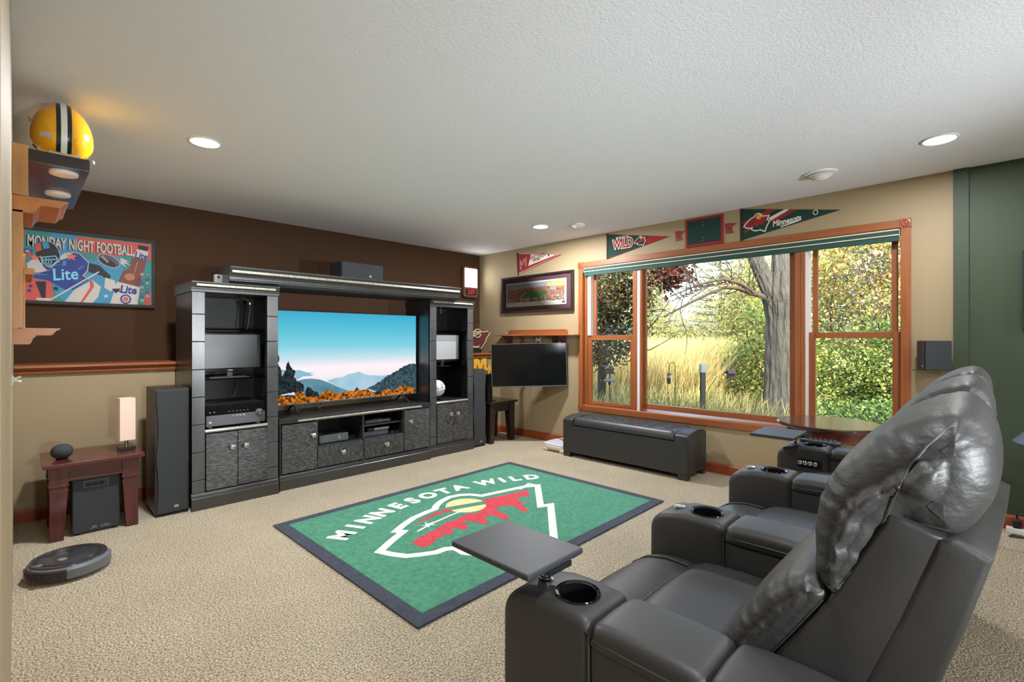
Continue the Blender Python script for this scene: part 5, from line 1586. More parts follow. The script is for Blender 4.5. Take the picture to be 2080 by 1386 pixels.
# picture on the green wall, plus what stands at its foot
t = thing('framed_picture', 'black framed picture at the right end of the green wall', 'picture', (XW, -0.4, 1.57))
for a, b_, c_, d_ in ((-0.70, -0.176, 1.815, 1.835), (-0.70, -0.176, 1.315, 1.335), (-0.196, -0.176, 1.335, 1.815), (-0.70, -0.68, 1.335, 1.815)): box('frame_rail', 'frame_black', XW - 0.03, WX, a, b_, c_, d_, t, 0.002)
box('print', 'maroon', XW - 0.016, WX, -0.68, -0.196, 1.335, 1.815, t)
t = thing('power_strip', 'white power strip with black plugs and cords by the green wall', 'power strip', (4.52, -0.2, 0))
obj('body', MB().box(4.49, 4.545, -0.42, -0.10, 0.0, 0.035), 'white_plastic', t, 0.006)
for y in (-0.150, -0.235, -0.30):
    obj('plug', MB().superq((4.517, y, 0.062), (0.020, 0.022, 0.032), 0.5, 0.6, 14, 8), 'plastic_black', t)
    obj('cord', MB().tube([(4.517, y, 0.088), (4.515, y, 0.125), (4.50, y - 0.05, 0.13), (4.47, y - 0.12, 0.06), (4.42, y - 0.05, 0.010), (4.40, y + 0.04, 0.008), (4.44, y + 0.02, 0.008), (4.42, y - 0.10, 0.010)], 0.006, 6), 'cable_black', t)
t = thing('floor_lamp', 'dark shade tip of a lamp standing by the green wall', 'lamp', (4.1, -0.36, 0))
obj('base', MB().lathe([(0.12, 0.0), (0.12, 0.015), (0.02, 0.025)], (4.1, -0.36, 0), n=28), 'plastic_black', t)
obj('pole', MB().lathe([(0.010, 0.02), (0.010, 0.70)], (4.1, -0.36, 0), n=12), 'plastic_black', t)
obj('shade', MB().lathe([(0.24, 0.655), (0.244, 0.66), (0.12, 0.80), (0.112, 0.80)], (4.1, -0.36, 0), n=36), 'feeder_blue', t)

# ------------------------------------------------------------------ storage bench under the window
t = thing('storage_bench', 'long black leather storage bench with a tufted lid under the window', 'bench', (4.32, 2.56, 0))
BX0, BX1, BY0, BY1 = 4.125, 4.525, 1.868, 3.262
obj('body', MB().box(BX0 + 0.003, BX1 - 0.003, BY0 + 0.10, BY1 - 0.10, 0.05, 0.338), 'bench_leather', t, 0.006)
for y0, y1 in ((BY0, BY0 + 0.128), (BY1 - 0.128, BY1)):
    n = 10
    top = [(BX1 - 0.03 - (BX1 - BX0 - 0.06) * i / n, 0.412 + 0.022 * math.sin(PI * i / n)) for i in range(n + 1)]
    pf = [(BX0, 0.05), (BX1, 0.05), (BX1, 0.395)] + top + [(BX0, 0.395)]
    obj('end_panel', MB().prism(pf, 'y', y0, y1), 'bench_leather', t, 0.012, 3)
# tufted lid: one cushion with button dimples
NX, NY = 26, 84
x0, x1, y0, y1 = BX0 + 0.002, BX1 - 0.004, BY0 + 0.132, BY1 - 0.132
btn = [(x0 + 0.13 + (0.13 if r else 0), y0 + 0.12 + 0.178 * k + (0.0 if r else 0.0)) for r in (0, 1) for k in range(6)]
vs = []
for j in range(NY + 1):
    for i in range(NX + 1):
        u, v = i / NX, j / NY
        x = x0 + (x1 - x0) * u
        y = y0 + (y1 - y0) * v
        e = min(u, 1 - u) * (x1 - x0)
        e2 = min(v, 1 - v) * (y1 - y0)
        z = 0.428 - 0.045 * max(0, 1 - e / 0.045) ** 2.2 - 0.03 * max(0, 1 - e2 / 0.03) ** 2.2
        for bx_, by_ in btn:
            d = math.hypot(x - bx_, y - by_)
            z -= 0.030 * math.exp(-(d / 0.028) ** 2) + 0.007 * math.exp(-(d / 0.07) ** 2)
        vs.append((x, y, z))
nn = (NX + 1) * (NY + 1)
fs = [(j * (NX + 1) + i, j * (NX + 1) + i + 1, (j + 1) * (NX + 1) + i + 1, (j + 1) * (NX + 1) + i) for j in range(NY) for i in range(NX)]
ringi = [i for i in range(NX + 1)] + [j * (NX + 1) + NX for j in range(1, NY + 1)] + [NY * (NX + 1) + i for i in range(NX - 1, -1, -1)] + [j * (NX + 1) for j in range(NY - 1, 0, -1)]
vs += [(vs[i][0], vs[i][1], 0.347) for i in ringi]
k = len(ringi)
fs += [(ringi[i], nn + i, nn + (i + 1) % k, ringi[(i + 1) % k]) for i in range(k)] + [tuple(nn + i for i in range(k))]
lid = obj('lid', MB().add(vs, fs), 'bench_leather', t, angle=60)
for bx_, by_ in btn:
    obj('button', MB().superq((bx_, by_, 0.395), (0.011, 0.011, 0.005), 1, 1, 12, 8), 'bench_leather', lid)
for x in (BX0 + 0.005, BX1 - 0.065):
    for y in (BY0 + 0.005, BY1 - 0.095): obj('foot', MB().box(x, x + 0.06, y, y + 0.09, 0, 0.052), 'bench_leather', t, 0.004)

t = thing('plastic_scale', 'low white plastic tub with a lilac lid beside the black bench', 'tub', (4.33, 3.44, 0))
M0 = MB()
obj('tub', MB().superq((4.335, 3.440, 0.058), (0.165, 0.155, 0.034), 0.35, 0.35), 'white_plastic', t)
obj('skirt', MB().superq((4.335, 3.440, 0.030), (0.150, 0.140, 0.022), 0.3, 0.35), 'cream', t)
for x in (4.20, 4.45):
    for y in (3.32, 3.55): obj('foot', MB().superq((x, y, 0.018), (0.032, 0.034, 0.018), 0.5, 0.5, 16, 8), 'cream', t)
obj('lid', MB().superq((4.335, 3.440, 0.090), (0.150, 0.138, 0.012), 0.4, 0.35), 'lilac_plastic', t)
obj('rim', MB().superq((4.335, 3.440, 0.083), (0.166, 0.156, 0.010), 0.6, 0.35), 'white_plastic', t)
t = thing('glass_lid', 'pale grey translucent tray leaning on the white plastic tub', 'tray', (4.46, 3.40, 0.10))
obj('tray', MB().rbox((4.46, 3.39, 0.115), (0.16, 0.16, 0.010), Matrix.Rotation(math.radians(-8), 3, 'Y')), 'cap_metal', t, 0.003)
t = thing('cord', 'thin black cord lying over the white plastic tub', 'cord', (4.36, 3.44, 0.1))
obj('cord', MB().tube([(4.43, 3.60, 0.101), (4.40, 3.52, 0.106), (4.34, 3.43, 0.106), (4.30, 3.30, 0.106)], 0.004, 6), 'cable_black', t)


# ------------------------------------------------------------------ row of theatre recliners
def smooth_loop(pts, n=72):
    """closed Catmull-Rom curve through pts, resampled to n points of even spacing"""
    P = [Vector(p) for p in pts]
    k = len(P)
    out = []
    for i in range(k):
        a, b, c, d = P[i - 1], P[i], P[(i + 1) % k], P[(i + 2) % k]
        for j in range(14):
            s = j / 14
            out.append(0.5 * ((2 * b) + (c - a) * s + (2 * a - 5 * b + 4 * c - d) * s * s + (3 * b - a - 3 * c + d) * s ** 3))
    L = [0]
    for i in range(len(out)): L.append(L[-1] + (out[(i + 1) % len(out)] - out[i]).length)
    res = []
    for q in range(n):
        s = L[-1] * q / n
        i = max(j for j in range(len(L) - 1) if L[j] <= s)
        w = (s - L[i]) / max(1e-9, L[i + 1] - L[i])
        res.append(out[i].lerp(out[(i + 1) % len(out)], w))
    return res


def loft(loop, x0, x1, r, bulge=0.0, gather=0.0, nx=26, ncap=7, seed=1, gfun=None, dome=0.0, seam=None, grid=0.05):
    """a cushion: the outline (y, z) run along x with rounded ends; gather puckers the leather towards the end seams"""
    n = len(loop)
    ar = sum(loop[i].x * loop[(i + 1) % n].y - loop[(i + 1) % n].x * loop[i].y for i in range(n))
    if ar < 0: loop = loop[::-1]
    N = []
    for i in range(n):
        d = (loop[(i + 1) % n] - loop[i - 1]).normalized()
        N.append(Vector((d.y, -d.x)))
    cen = sum(loop, Vector((0, 0))) / n
    rr = random.Random(seed)
    ph = [rr.uniform(0, 6.28) for _ in range(6)]
    # how far each point may draw in before the outline would cross itself
    cap = []
    for i in range(n):
        best = 1.0
        o_, dv = loop[i], -N[i]
        for j in range(n):
            if min((j - i) % n, (i - j) % n) < 3: continue
            p0, p1 = loop[j], loop[(j + 1) % n]
            e = p1 - p0
            den = dv.x * e.y - dv.y * e.x
            if abs(den) < 1e-9: continue
            tt = ((p0.x - o_.x) * e.y - (p0.y - o_.y) * e.x) / den
            uu = ((p0.x - o_.x) * dv.y - (p0.y - o_.y) * dv.x) / den
            if tt > 1e-5 and 0 <= uu <= 1: best = min(best, tt)
        cap.append(min(r, best * 0.36))
    for _ in range(6): cap = [min(cap[i], (cap[i - 1] + cap[i] + cap[(i + 1) % n]) / 3) for i in range(n)]
    xs = []
    for j in range(ncap): xs.append((x0 + r * (1 - math.cos(PI / 2 * j / ncap)), r * (1 - math.sin(PI / 2 * j / ncap))))
    for j in range(nx + 1): xs.append((x0 + r + (x1 - x0 - 2 * r) * j / nx, 0.0))
    for j in range(ncap - 1, -1, -1): xs.append((x1 - r * (1 - math.cos(PI / 2 * j / ncap)), r * (1 - math.sin(PI / 2 * j / ncap))))
    vs = []
    for x, ins in xs:
        u = 2 * (x - x0) / (x1 - x0) - 1
        for i in range(n):
            s = i / n * 2 * PI
            off = -ins * cap[i] / r + bulge * (1 - u * u)
            if gather:
                g = gfun(loop[i]) if gfun else 1.0
                e = math.exp(-(1 - abs(u)) / 0.22)
                f = math.sin(s * 19 + ph[0] + 1.3 * math.sin(s * 5 + ph[1])) + 0.6 * math.sin(s * 31 + ph[2] + 2 * u) + 0.4 * math.sin(s * 9 + u * 5 + ph[3])
                off += gather * g * (e * f + 0.25 * math.sin(s * 7 + u * 4 + ph[4]) * (1 - u * u))
            p = loop[i] + N[i] * off
            vs.append((x, p.x, p.y))
    m_ = MB()
    fs = []
    k = len(xs)
    for j in range(k - 1):
        for i in range(n):
            fs.append((j * n + i, (j + 1) * n + i, (j + 1) * n + (i + 1) % n, j * n + (i + 1) % n))
    # the ends are closed with a finely divided patch that swells outwards
    ring = [Vector((vs[i][1], vs[i][2])) for i in range(n)]
    seg = [(ring[i], ring[(i + 1) % n]) for i in range(n)]

    def edge_d(q, chain):
        best = 9.0
        for p0, p1 in chain:
            e = p1 - p0
            w_ = max(0.0, min(1.0, (q - p0).dot(e) / max(1e-12, e.length_squared)))
            best = min(best, (q - p0 - e * w_).length)
        return best
    ya, yb = min(p.x for p in ring), max(p.x for p in ring)
    za, zb = min(p.y for p in ring), max(p.y for p in ring)
    st = grid
    inner = []
    for iy in range(int((yb - ya) / st) + 1):
        for iz in range(int((zb - za) / st) + 1):
            q = Vector((ya + (iy + 0.5 * (iz % 2)) * st, za + iz * st))
            hit = False
            for p0, p1 in seg:
                if (p0.y > q.y) != (p1.y > q.y) and q.x < (p1.x - p0.x) * (q.y - p0.y) / (p1.y - p0.y) + p0.x: hit = not hit
            if hit and edge_d(q, seg) > st * 0.45: inner.append(q)
    V_, E_, F_, oi, _, _ = delaunay_2d_cdt(ring + inner, [], [list(range(n))], 1, 1e-6)
    chain = [(Vector(seam[i]), Vector(seam[i + 1])) for i in range(len(seam) - 1)] if seam else None
    dmax = max([edge_d(Vector(q), seg) for q in inner] or [1e-3])
    info = []
    for q in V_:
        d = edge_d(q, seg)
        w_ = dome * math.sqrt(max(0.0, 1 - (1 - min(1.0, d / dmax)) ** 2))
        if chain:
            ds = edge_d(q, chain)
            fade = min(1.0, d / 0.012)
            w_ -= fade * 0.006 * math.exp(-(ds / 0.007) ** 2)
            # puckers run away from the seam on its front side
            i0 = min(range(len(chain)), key=lambda i: edge_d(q, [chain[i]]))
            e = (chain[i0][1] - chain[i0][0]).normalized()
            front = (q - chain[i0][0]).cross(e) > 0 if False else (e.x * (q.y - chain[i0][0].y) - e.y * (q.x - chain[i0][0].x)) < 0
            arc = sum((chain[i][1] - chain[i][0]).length for i in range(i0)) + (q - chain[i0][0]).dot(e)
            tot = sum((p1 - p0).length for p0, p1 in chain)
            amp = (0.0015 if front else 0.0) * min(1.0, max(0.0, (arc - 0.07) / 0.06)) * min(1.0, max(0.0, (tot - 0.02 - arc) / 0.06))
            w_ += fade * amp * math.exp(-ds / 0.045) * (math.sin(arc * 95 + ph[0]) + 0.7 * math.sin(arc * 161 + ph[1])) * min(1.0, ds / 0.010)
        info.append(w_)
    for sgn, xb in ((-1, xs[0][0]), (1, xs[-1][0])):
        base = 0 if sgn < 0 else (k - 1) * n
        idx = []
        for i, q in enumerate(V_):
            o_ = [a for a in oi[i] if a < n]
            if o_:
                idx.append(base + o_[0])
            else:
                idx.append(len(vs))
                vs.append((xb + sgn * info[i], q.x, q.y))
        for f in F_:
            g = [idx[i] for i in f]
            fs.append(g if sgn < 0 else g[::-1])
    return m_.add(vs, fs)


def V2(*a): return [Vector(p) for p in a]


ZA = 0.622


def cut(o, mb):
    """cut a shape out of a mesh for good"""
    me = bpy.data.meshes.new('cutter')
    me.from_pydata([tuple(p) for p in mb.v], [], mb.f)
    for q in (me, o.data):
        bm = bmesh.new(); bm.from_mesh(q); bmesh.ops.recalc_face_normals(bm, faces=bm.faces)
        if bm.calc_volume(signed=True) < 0: bmesh.ops.reverse_faces(bm, faces=bm.faces)
        bm.to_mesh(q); bm.free()
    co = bpy.data.objects.new('cutter', me)
    COL.objects.link(co)
    co.parent = o.parent
    md = o.modifiers.new('cut', 'BOOLEAN')
    md.object = co
    md.operation = 'DIFFERENCE'
    md.solver = 'FAST'
    dg = bpy.context.evaluated_depsgraph_get()
    dg.update()
    new = bpy.data.meshes.new_from_object(o.evaluated_get(dg))
    o.modifiers.clear()
    old = o.data
    o.data = new
    new.name = old.name
    bpy.data.objects.remove(co)
    bpy.data.meshes.remove(old)
    bpy.data.meshes.remove(me)
    new.set_sharp_from_angle(angle=math.radians(50))


def arm_front_loop():
    pts = [(0.632, 0.03), (0.632, ZA - 0.022)]
    pts += [(0.640, ZA - 0.008), (0.655, ZA)]
    pts += [(0.72, ZA + 0.003), (0.80, ZA - 0.001)]
    for q in np.linspace(0, PI / 2, 8): pts.append((0.835 + 0.072 * math.sin(q), ZA - 0.082 + 0.072 * math.cos(q)))
    pts += [(0.908, 0.42), (0.906, 0.20), (0.902, 0.03)]
    return [Vector(p) for p in pts]


def dense(pts, step=0.02):
    out = []
    k = len(pts)
    for i in range(k):
        a, b = pts[i], pts[(i + 1) % k]
        m_ = max(1, int((b - a).length / step))
        for j in range(m_): out.append(a.lerp(b, j / m_))
    return out


def add_arm(t, xa, xb, cupx):
    af = obj('arm_front', loft(dense(arm_front_loop()), xa, xb, 0.022, 0.004, nx=6, ncap=5), 'leather', t, angle=60)
    m_ = MB().lathe([(0.0475, 0.535), (0.0475, 0.70)], (cupx, 0.722, 0), n=40)
    cut(af, m_)
    # piping along the seams of the outer side
    for x in (xa + 0.004, xb - 0.004):
        obj('piping', MB().tube([(x, 0.634, 0.05), (x, 0.634, ZA - 0.03), (x, 0.66, ZA - 0.017), (x, 0.72, ZA - 0.015), (x, 0.80, ZA - 0.022), (x, 0.845, ZA - 0.036), (x, 0.878, ZA - 0.066), (x, 0.890, ZA - 0.11), (x, 0.890, 0.06)], 0.0035, 6), 'leather', t)
    ch = obj('cup_holder', MB().lathe([(0.046, 0.536), (0.046, 0.618), (0.0475, 0.627), (0.0555, 0.631), (0.0575, 0.627), (0.0575, 0.622)], (cupx, 0.722, 0), n=44, caps=(True, False)), 'plastic_gloss', t, angle=50)
    # open the cup from above: keep only its wall, floor and lip
    obj('tray_socket', MB().lathe([(0.021, ZA - 0.002), (0.021, ZA + 0.005), (0.016, ZA + 0.008), (0.011, ZA + 0.006)], (cupx - 0.002, 0.825, 0), n=28), 'chrome', t, angle=50)
    # body of the arm behind the seam and its padded tops
    obj('arm_side', MB().box(xa + 0.006, xb - 0.006, 0.17, 0.633, 0.03, ZA - 0.052), 'leather', t, 0.008)
    for y0, y1, z in ((0.372, 0.628, ZA), (0.16, 0.368, ZA + 0.002)):
        lp = V2((y0, z - 0.060), (y0, z - 0.02), (y0 + 0.02, z - 0.001), ((y0 + y1) / 2, z + 0.004), (y1 - 0.02, z - 0.001), (y1, z - 0.02), (y1, z - 0.060), ((y0 + y1) / 2, z - 0.064))
        obj('arm_pad', loft(smooth_loop(lp, 56), xa - 0.001, xb + 0.001, 0.024, 0.004, nx=8, ncap=6), 'leather', t, angle=60)
        obj('pad_welt', MB().tube([(xa + 0.002, y0 + 0.006, z - 0.036), (xa - 0.002, (y0 + y1) / 2, z - 0.034), (xa + 0.002, y1 - 0.006, z - 0.036)], 0.003, 6), 'leather', t)


def recliner(label, first):
    t = thing('theatre_recliner', label, 'recliner', (0, 0, 0), local=True, group='theatre recliner row')
    XA, XB = -0.083, 0.100
    add_arm(t, XA, XB, 0.0)
    sx0, sx1 = 0.100, 0.698
    # seat: base, front roll, main cushion
    obj('seat_base', MB().box(sx0 + 0.01, sx1 - 0.01, 0.24, 0.86, 0.04, 0.36), 'leather', t, 0.01)
    lp = V2((0.70, 0.36), (0.70, 0.452), (0.73, 0.476), (0.80, 0.478), (0.87, 0.462), (0.925, 0.425), (0.938, 0.36), (0.925, 0.20), (0.905, 0.10), (0.86, 0.10), (0.80, 0.30))
    obj('footrest', loft(smooth_loop(lp, 84), sx0 + 0.002, sx1 - 0.002, 0.035, 0.012), 'leather', t, angle=60)
    lp = V2((0.36, 0.36), (0.36, 0.47), (0.40, 0.497), (0.52, 0.503), (0.64, 0.500), (0.695, 0.486), (0.715, 0.455), (0.71, 0.38), (0.55, 0.34))
    obj('seat', loft(smooth_loop(lp, 84), sx0 + 0.004, sx1 - 0.004, 0.045, 0.014, 0.0012, seed=3), 'leather', t, angle=60)
    obj('seat_seam', MB().tube([(sx0 + 0.02 + (sx1 - sx0 - 0.04) * q, 0.712 + 0.006 * math.sin(q * PI), 0.474 + 0.012 * math.sin(q * PI)) for q in np.linspace(0, 1, 14)], 0.006, 8), 'leather', t)
    for q in (0.13, 0.87):
        x = sx0 + (sx1 - sx0) * q
        obj('footrest_seam', MB().tube([(x, 0.72, 0.487), (x, 0.80, 0.490), (x, 0.87, 0.474), (x, 0.93, 0.432), (x, 0.945, 0.36)], 0.004, 6), 'leather', t)
    # back: shell, flat side panel, lumbar cushion and fat head cushion
    bx0, bx1 = 0.097, 0.690
    SH = V2((0.055, 0.924), (0.030, 0.926), (-0.009, 0.907), (-0.008, 0.898), (0.023, 0.78), (0.051, 0.688), (0.155, 0.340), (0.27, 0.335), (0.155, 0.635), (0.110, 0.757))
    sh = obj('back_shell', loft(dense(SH), bx0, bx1, 0.010, 0.003, nx=8, ncap=3), 'leather', t, angle=40)
    for v in sh.data.vertices: v.co.y -= 0.06 * (v.co.x - bx0)
    CO = V2((0.120, 0.950), (0.045, 0.925), (0.098, 0.757), (0.142, 0.639), (0.245, 0.345), (0.45, 0.345), (0.385, 0.49), (0.325, 0.590), (0.216, 0.756), (0.168, 0.855))
    obj('side_panel', loft(dense(CO), bx0 + 0.003, bx1 - 0.003, 0.010, 0.0, nx=8, ncap=3), 'leather', t, angle=40)
    SL = ((0.40, 0.485), (0.360, 0.545), (0.322, 0.60), (0.270, 0.68), (0.222, 0.757))
    SH_ = ((0.206, 0.775), (0.160, 0.855), (0.134, 0.915), (0.113, 0.981), (0.092, 1.035), (0.070, 1.075), (0.050, 1.100), (0.036, 1.114))
    LU = V2((0.462, 0.46), (0.455, 0.53), (0.412, 0.605), (0.362, 0.683), (0.312, 0.748), (0.268, 0.786), (0.237, 0.792), (0.212, 0.765), (0.258, 0.675), (0.314, 0.590), (0.37, 0.50), (0.41, 0.44))
    gf = lambda p: 1.0 if p.x > 0.24 + (0.78 - p.y) * 0.42 else 0.1
    lu = obj('lumbar_cushion', loft(smooth_loop(LU, 110), bx0 - 0.002, bx1 + 0.002, 0.045, 0.012, 0.0018, nx=40, ncap=10, seed=5, gfun=gf, dome=0.010, seam=SL, grid=0.009), 'leather_gathered', t, angle=80)
    HD = V2((0.220, 0.778), (0.236, 0.815), (0.238, 0.87), (0.230, 0.94), (0.204, 1.0), (0.168, 1.045), (0.130, 1.080), (0.082, 1.110), (0.030, 1.124), (-0.002, 1.098), (-0.014, 1.045), (-0.006, 0.99), (0.030, 0.930), (0.070, 0.925), (0.115, 0.925), (0.152, 0.85), (0.196, 0.772))
    gh = lambda p: 1.0 if (p.x > 0.10 and p.y > 0.78) or p.y > 1.06 else 0.1
    hd = obj('head_cushion', loft(smooth_loop(HD, 150), bx0 - 0.004, bx1 + 0.004, 0.060, 0.012, 0.0022, nx=44, ncap=12, seed=8, gfun=gh, dome=0.026, seam=SH_, grid=0.008), 'leather_gathered', t, angle=80)
    # raised seam where the front of each cushion meets its side, laid on the real surface
    for q, path in ((hd, SH_),
                    (hd, ((0.128, 0.935), (0.085, 0.938), (0.040, 0.935))),
                    (lu, SL)):
        bv = BVHTree.FromPolygons([v.co.copy() for v in q.data.vertices], [tuple(p.vertices) for p in q.data.polygons])
        for s_ in (-1, 1):
            pts = []
            fine = []
            for i in range(len(path) - 1):
                for k in range(5): fine.append((path[i][0] + (path[i + 1][0] - path[i][0]) * k / 5, path[i][1] + (path[i + 1][1] - path[i][1]) * k / 5))
            for y, z in fine + [path[-1]]:
                h = bv.ray_cast(Vector((-0.5 if s_ < 0 else 1.3, y, z)), Vector((-s_, 0, 0)))
                if h[0] is not None: pts.append((h[0].x, y, z))
            if len(pts) > 2: obj('seam', MB().tube(pts, 0.0026, 6), 'leather', t)
    return t


labs = ['nearest black leather recliner filling the lower right of the view', 'middle black leather recliner, the second seat of the row', 'farthest black leather recliner beside the round table']
r0 = recliner(labs[0], True)
r0.location = (0.973, 0, 0)
for i in (1, 2):
    c_ = copy_tree(r0)
    c_.location = (0.973 + 0.782 * i, 0, 0)
    c_['label'] = labs[i]
    last = c_
# the last seat has a closing arm of its own with a row of controls
ROOT[last.name] = Vector((0, 0, 0))
add_arm(last, 0.698, 0.905, 0.781)
pn = box('control_panel', 'plastic_gloss', 0.690, 0.700, 0.672, 0.795, 0.505, 0.552, last, 0.004)
for i in range(4):
    obj('control_button', MB().lathe([(0.0125, 0), (0.0125, 0.006), (0.009, 0.008), (0.004, 0.006)], (0.690, 0.777 - 0.0255 * i, 0.530), 'x', 20, Matrix.Rotation(PI, 3, 'Z')), 'chrome', pn)

# swivel trays that plug into the arms
def tray(label, px_, py_, x0, x1, y0, y1, zt):
    t = thing('swivel_tray', label, 'tray table', (px_, py_, ZA))
    obj('table_top', MB().box(x0, x1, y0, y1, zt - 0.017, zt), 'tray_top', t, 0.005, 3)
    box('mount_block', 'plastic_black', min(x0 + 0.02, px_ - 0.03) if False else px_ - 0.05, px_ + 0.035, py_ - 0.06, py_ + 0.05, zt - 0.032, zt - 0.017, t, 0.003)
    obj('post', MB().lathe([(0.0095, ZA - 0.02), (0.0095, zt - 0.030)], (px_, py_, 0), n=20), 'chrome', t)
    obj('collar', MB().lathe([(0.015, ZA + 0.005), (0.015, ZA + 0.012), (0.010, ZA + 0.014)], (px_, py_, 0), n=20), 'steel', t, angle=50)
    return t


tray('black swivel tray over the green rug on the nearest recliner arm', 0.971, 0.825, 0.838, 1.056, 0.765, 1.053, 0.700)
tray('black swivel tray on the farthest recliner arm in front of the window sill', 3.317, 0.825, 3.045, 3.345, 0.768, 1.000, 0.700)

# round table by the window, things on the last arm
t = thing('round_table', 'round dark wood table between the last recliner and the window', 'table', (3.80, 0.74, 0))
c = (3.80, 0.745, 0)
obj('table_top', MB().lathe([(0.285, 0.672), (0.298, 0.676), (0.306, 0.684), (0.306, 0.694), (0.300, 0.700)], c, n=64), 'table_top', t, angle=40)
obj('apron', MB().lathe([(0.245, 0.615), (0.250, 0.672)], c, n=48), 'mahogany_x', t)
obj('pedestal', MB().lathe([(0.05, 0.10), (0.075, 0.14), (0.045, 0.24), (0.060, 0.40), (0.042, 0.52), (0.09, 0.615)], c, n=32), 'espresso_z', t, angle=50)
for a in range(4):
    M_ = Matrix.Rotation(a * PI / 2 + 0.5, 3, 'Z')
    obj('leg', MB().tube([Vector(c) + M_ @ Vector(p) for p in ((0.03, 0, 0.17), (0.12, 0, 0.15), (0.20, 0, 0.06), (0.25, 0, 0.022))], [0.03, 0.026, 0.022, 0.022], 10), 'espresso_z', t)
for i, (x, lab) in enumerate(((3.392, 'long grey remote control nearest the cup holder on the farthest recliner arm'), (3.438, 'long black remote control on the outer edge of the farthest recliner arm'))):
    t = thing('remote_control', lab, 'remote', (x, 0.70, ZA + 0.003))
    obj('body', MB().box(x - 0.019, x + 0.019, 0.605, 0.815, ZA + 0.0032, ZA + 0.021), 'plastic_grey' if i == 0 else 'plastic_black', t, 0.005, 3)
    for r in range(6):
        box('key', 'plastic_black' if i == 0 else 'plastic_grey', x - 0.012, x + 0.012, 0.635 + r * 0.026, 0.648 + r * 0.026, ZA + 0.021, ZA + 0.0235, t, 0.001)

# ------------------------------------------------------------------ outside the window
GZ = -0.12
mb = MB()
gn = 40
vs = []
for j in range(gn + 1):
    for i in range(gn + 1):
        x = 4.80 + 40 * (i / gn) ** 1.5
        y = -16 + 50 * j / gn
        z = GZ + 0.04 * math.sin(x * 1.7 + y) + 0.05 * math.sin(y * 0.9) - 0.02
        vs.append((x, y, z))
mb.add(vs, [(j * (gn + 1) + i, j * (gn + 1) + i + 1, (j + 1) * (gn + 1) + i + 1, (j + 1) * (gn + 1) + i) for j in range(gn) for i in range(gn)])
obj('ground', mb, 'ground', kind='structure')
box('wall_outer', 'siding', -1.9, 4.80, -3.6, 5.45, H + 0.16, 4.0, kind='structure')


def leaf_mesh(name, centers, size, mats, parent, weights=None, aspect=0.55, droop=None, kind='stuff', seed=0):
    """many small pointed leaves, each one folded pair of triangles, as one part"""
    r = np.random.default_rng(seed)
    n = len(centers)
    c = np.asarray(centers, float)
    a = r.normal(size=(n, 3)); a /= np.linalg.norm(a, axis=1)[:, None]
    if droop is not None: a[:, 2] = a[:, 2] * 0.5 + droop; a /= np.linalg.norm(a, axis=1)[:, None]
    b = r.normal(size=(n, 3)); b = np.cross(a, b); b /= (np.linalg.norm(b, axis=1)[:, None] + 1e-9)
    s = (size * r.uniform(0.6, 1.35, n))[:, None]
    nrm = np.cross(a, b)
    v = np.empty((n, 4, 3))
    v[:, 0] = c - a * s
    v[:, 1] = c + b * s * aspect + nrm * s * 0.18
    v[:, 2] = c + a * s
    v[:, 3] = c - b * s * aspect + nrm * s * 0.18
    off = np.array(ROOT[parent.name]) if parent else 0
    v = (v - off).reshape(-1, 3)
    me = bpy.data.meshes.new(name)
    me.vertices.add(n * 4)
    me.vertices.foreach_set('co', v.ravel())
    me.loops.add(n * 4)
    me.loops.foreach_set('vertex_index', np.arange(n * 4, dtype=np.int32))
    me.polygons.add(n)
    me.polygons.foreach_set('loop_start', np.arange(0, n * 4, 4, dtype=np.int32))
    for q in mats: me.materials.append(MATS[q])
    me.polygons.foreach_set('material_index', r.choice(len(mats), n, p=weights).astype(np.int32))
    me.update(calc_edges=True)
    me.validate()
    o = bpy.data.objects.new(name, me)
    COL.objects.link(o)
    if parent: o.parent = parent
    if kind: o['kind'] = kind
    return o


def blob(n, c, rad, r, clumps=14, spread=0.32, flat_=1.0):
    """points in leafy clumps inside an ellipsoid"""
    c = np.array(c); rad = np.array(rad)
    d = r.normal(size=(clumps, 3)); d /= np.linalg.norm(d, axis=1)[:, None]
    k = c + d * rad * (r.uniform(0.25, 1.0, clumps) ** 0.6)[:, None]
    i = r.integers(0, clumps, n)
    e = r.normal(size=(n, 3)) * rad * spread * np.array([1, 1, flat_])
    return k[i] + e


def limb(mb, pts, r0, r1, n=8):
    k = len(pts)
    mb.tube(pts, [r0 + (r1 - r0) * i / (k - 1) for i in range(k)], n)


def wander(p, d, L, k, r, jit=0.12, lift=0.0):
    out = [Vector(p)]
    d = Vector(d).normalized()
    for i in range(k):
        d = (d + Vector(r.normal(size=3)) * jit + Vector((0, 0, lift))).normalized()
        out.append(out[-1] + d * (L / k))
    return out


# forked grey tree close to the window
t = thing('tree', 'big forked grey trunk just outside the window', 'tree', (8.83, 2.41, GZ))
r = np.random.default_rng(3)
SV = Vector((0.699, -0.715, 0))       # across the view of the trunk


